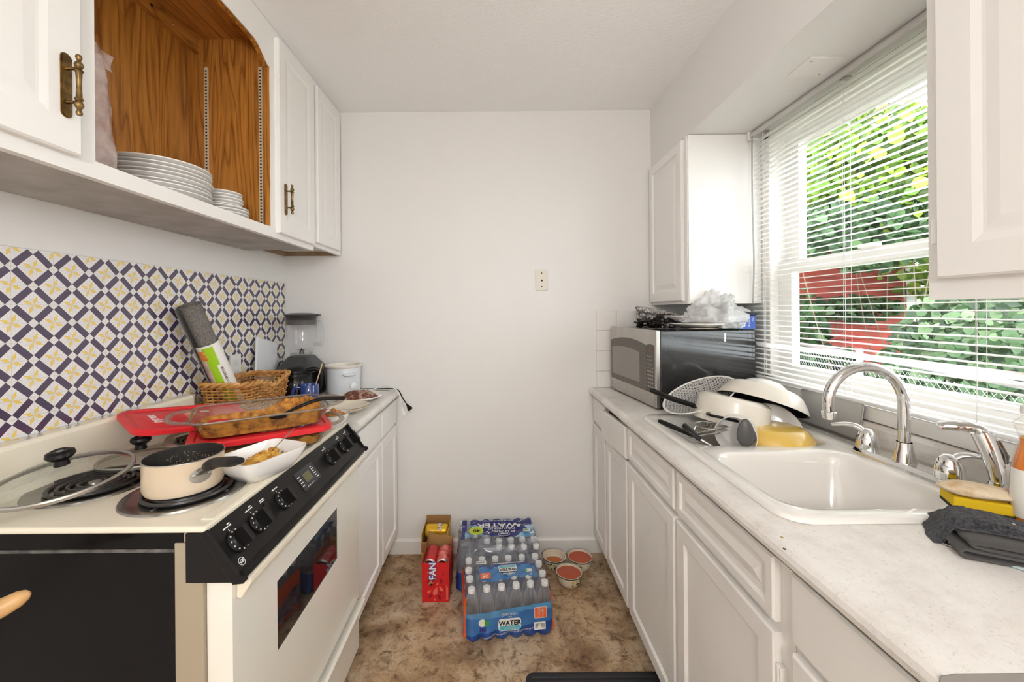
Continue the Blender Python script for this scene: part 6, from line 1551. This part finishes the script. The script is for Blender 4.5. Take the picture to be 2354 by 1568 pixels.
# foliage
def leafmat(name, c, t):
    m = bpy.data.materials.new(name); m.use_nodes = True; nt = m.node_tree; nt.nodes.clear()
    o = nt.nodes.new('ShaderNodeOutputMaterial'); p = nt.nodes.new('ShaderNodeBsdfPrincipled'); tr = nt.nodes.new('ShaderNodeBsdfTranslucent'); mx = nt.nodes.new('ShaderNodeMixShader'); mx.inputs[0].default_value = .35
    g = nt.nodes.new('ShaderNodeNewGeometry'); r = ramp(nt, g.outputs['Random Per Island'], [(0, tuple(x*.3 for x in c)), (.55, c), (1, t)])
    nt.links.new(r, p.inputs['Base Color']); nt.links.new(r, tr.inputs[0]); p.inputs['Roughness'].default_value = .45
    nt.links.new(p.outputs[0], mx.inputs[1]); nt.links.new(tr.outputs[0], mx.inputs[2]); nt.links.new(mx.outputs[0], o.inputs[0]); return m
LG = leafmat('ivy_leaf', (.045, .11, .035), (.13, .23, .09)); LY = leafmat('yellow_green_leaf', (.14, .28, .03), (.42, .52, .06)); LP = leafmat('pale_leaf', (.06, .125, .045), (.28, .38, .20))  # LY is the yellow-green leaf colour of the tree
LS = [(0, -.5, 0), (.28, -.42, .03), (.46, -.12, .05), (.34, .22, .03), (0, .62, -.06), (-.34, .22, .03), (-.46, -.12, .05), (-.28, -.42, .03), (0, -.1, -.02)]
LF = [(0, 1, 8), (1, 2, 8), (2, 3, 8), (3, 4, 8), (4, 5, 8), (5, 6, 8), (6, 7, 8), (7, 0, 8)]
rl = random.Random(21)
def leafM(p_, s):
    z = V(rl.gauss(-.5, .5), rl.gauss(-.55, .5), rl.gauss(.45, .45)).normalized(); x = z.orthogonal().normalized(); y = z.cross(x)
    a = rl.uniform(0, 6.28); x2 = x*cos(a)+y*sin(a); y2 = z.cross(x2)
    return frame(p_, tuple(x2*s), tuple(y2*s), tuple(z*s))
def plant(name, label, cat, base, spots, stems, m, size, nbig, group=None):
    t = thing(name, label, cat, base, group=group)
    b = B(); big = []
    for k, q in enumerate(spots):
        s = size*rl.uniform(.65, 1.35)
        if k < nbig: big.append((q, s))
        else: b.add([Vector(v_)*1.0 for v_ in LS], LF, 0, False, leafM(q, s))
    if b.v: b.obj('foliage', m, t, kind='stuff', sharp=0)
    if big:
        lm = bpy.data.meshes.new('leaf'); lm.from_pydata(LS, [], LF); lm.materials.append(m)
        for q, s in big:
            o = bpy.data.objects.new('leaf', lm); COL.objects.link(o); o.parent = t; M_ = leafM(q-Vector(base), s)
            o.location = M_.to_translation(); o.rotation_euler = M_.to_euler(); o.scale = (s, s, s)
    sb = B()
    for st_ in stems: sb.tube(cr(st_, 5), .005, 5)
    sb.obj('stems', mat(name+'_bark', (.16, .12, .08), .9), t)
    return t
def clump(c, r, n):
    out = []
    while len(out) < n:
        d = V(rl.uniform(-1, 1), rl.uniform(-1, 1), rl.uniform(-1, 1))
        if d.length < 1 and d.length > .25+.5*rl.random()*0: out.append(Vector(c)+V(d.x*r[0], d.y*r[1], d.z*r[2]))
    return out
def stemset(base, tops): return [[V(*base)+V(rl.uniform(-.1, .1), rl.uniform(-.1, .1), 0), (V(*base)+Vector(t))/2+V(rl.uniform(-.1, .1), rl.uniform(-.1, .1), 0), Vector(t)] for t in tops]
iv = clump((3.45, 2.98, .62), (.42, .55, .85), 3000); iv.sort(key=lambda q: q.y+q.x)
plant('ivy_thicket', 'dense broad-leaved ivy growing over the chain link fence', 'ivy', (3.45, 2.98, GZ), iv, stemset((3.45, 2.98, GZ), [q for q in iv[::200]]), LP, .062, 240)
iv2 = clump((3.6, 4.25, -.1), (.8, .28, .40), 650)+clump((3.28, 4.25, .95), (.20, .22, .6), 330)+clump((4.0, 4.42, 1.32), (.5, .13, .15), 200)+clump((4.3, 4.4, .55), (.22, .15, .25), 120)+clump((3.75, 4.4, .75), (.20, .12, .16), 90)
plant('ivy_vine', 'dark green ivy vine climbing over the red clapboard building', 'ivy', (3.4, 4.2, GZ), iv2, stemset((3.5, 4.3, GZ), [q for q in iv2[::250]]), LG, .075, 60)
t1 = clump((3.9, 3.9, 2.55), (.95, .55, .72), 2600)+clump((4.9, 4.4, 2.1), (.7, .7, .7), 900)
plant('leafy_tree', 'yellow-green leafy tree rising above the red building', 'tree', (4.2, 4.0, GZ), t1, stemset((4.3, 4.1, GZ), [q for q in t1[::700]]), LY, .10, 40)
t2_ = clump((3.4, 3.7, 2.02), (.75, .40, .36), 1300)+clump((4.75, 3.75, 1.65), (.42, .45, .5), 700)
plant('shrub', 'grey-green shrub in front of the red building', 'shrub', (3.6, 3.8, GZ), t2_, stemset((3.8, 3.8, GZ), [q for q in t2_[::500]]), LG, .065, 0)
h_ = clump((6.4, 4.6, .6), (.8, 1.6, 1.6), 2600)
plant('hedge', 'tall green hedge at the end of the yard', 'hedge', (6.4, 4.6, GZ), h_, stemset((6.4, 4.6, GZ), [q for q in h_[::300]]), LP, .15, 0)
S.cycles.transparent_max_bounces = 32
S.cycles.max_bounces = 10; S.cycles.diffuse_bounces = 6
S.cycles.use_denoising = True
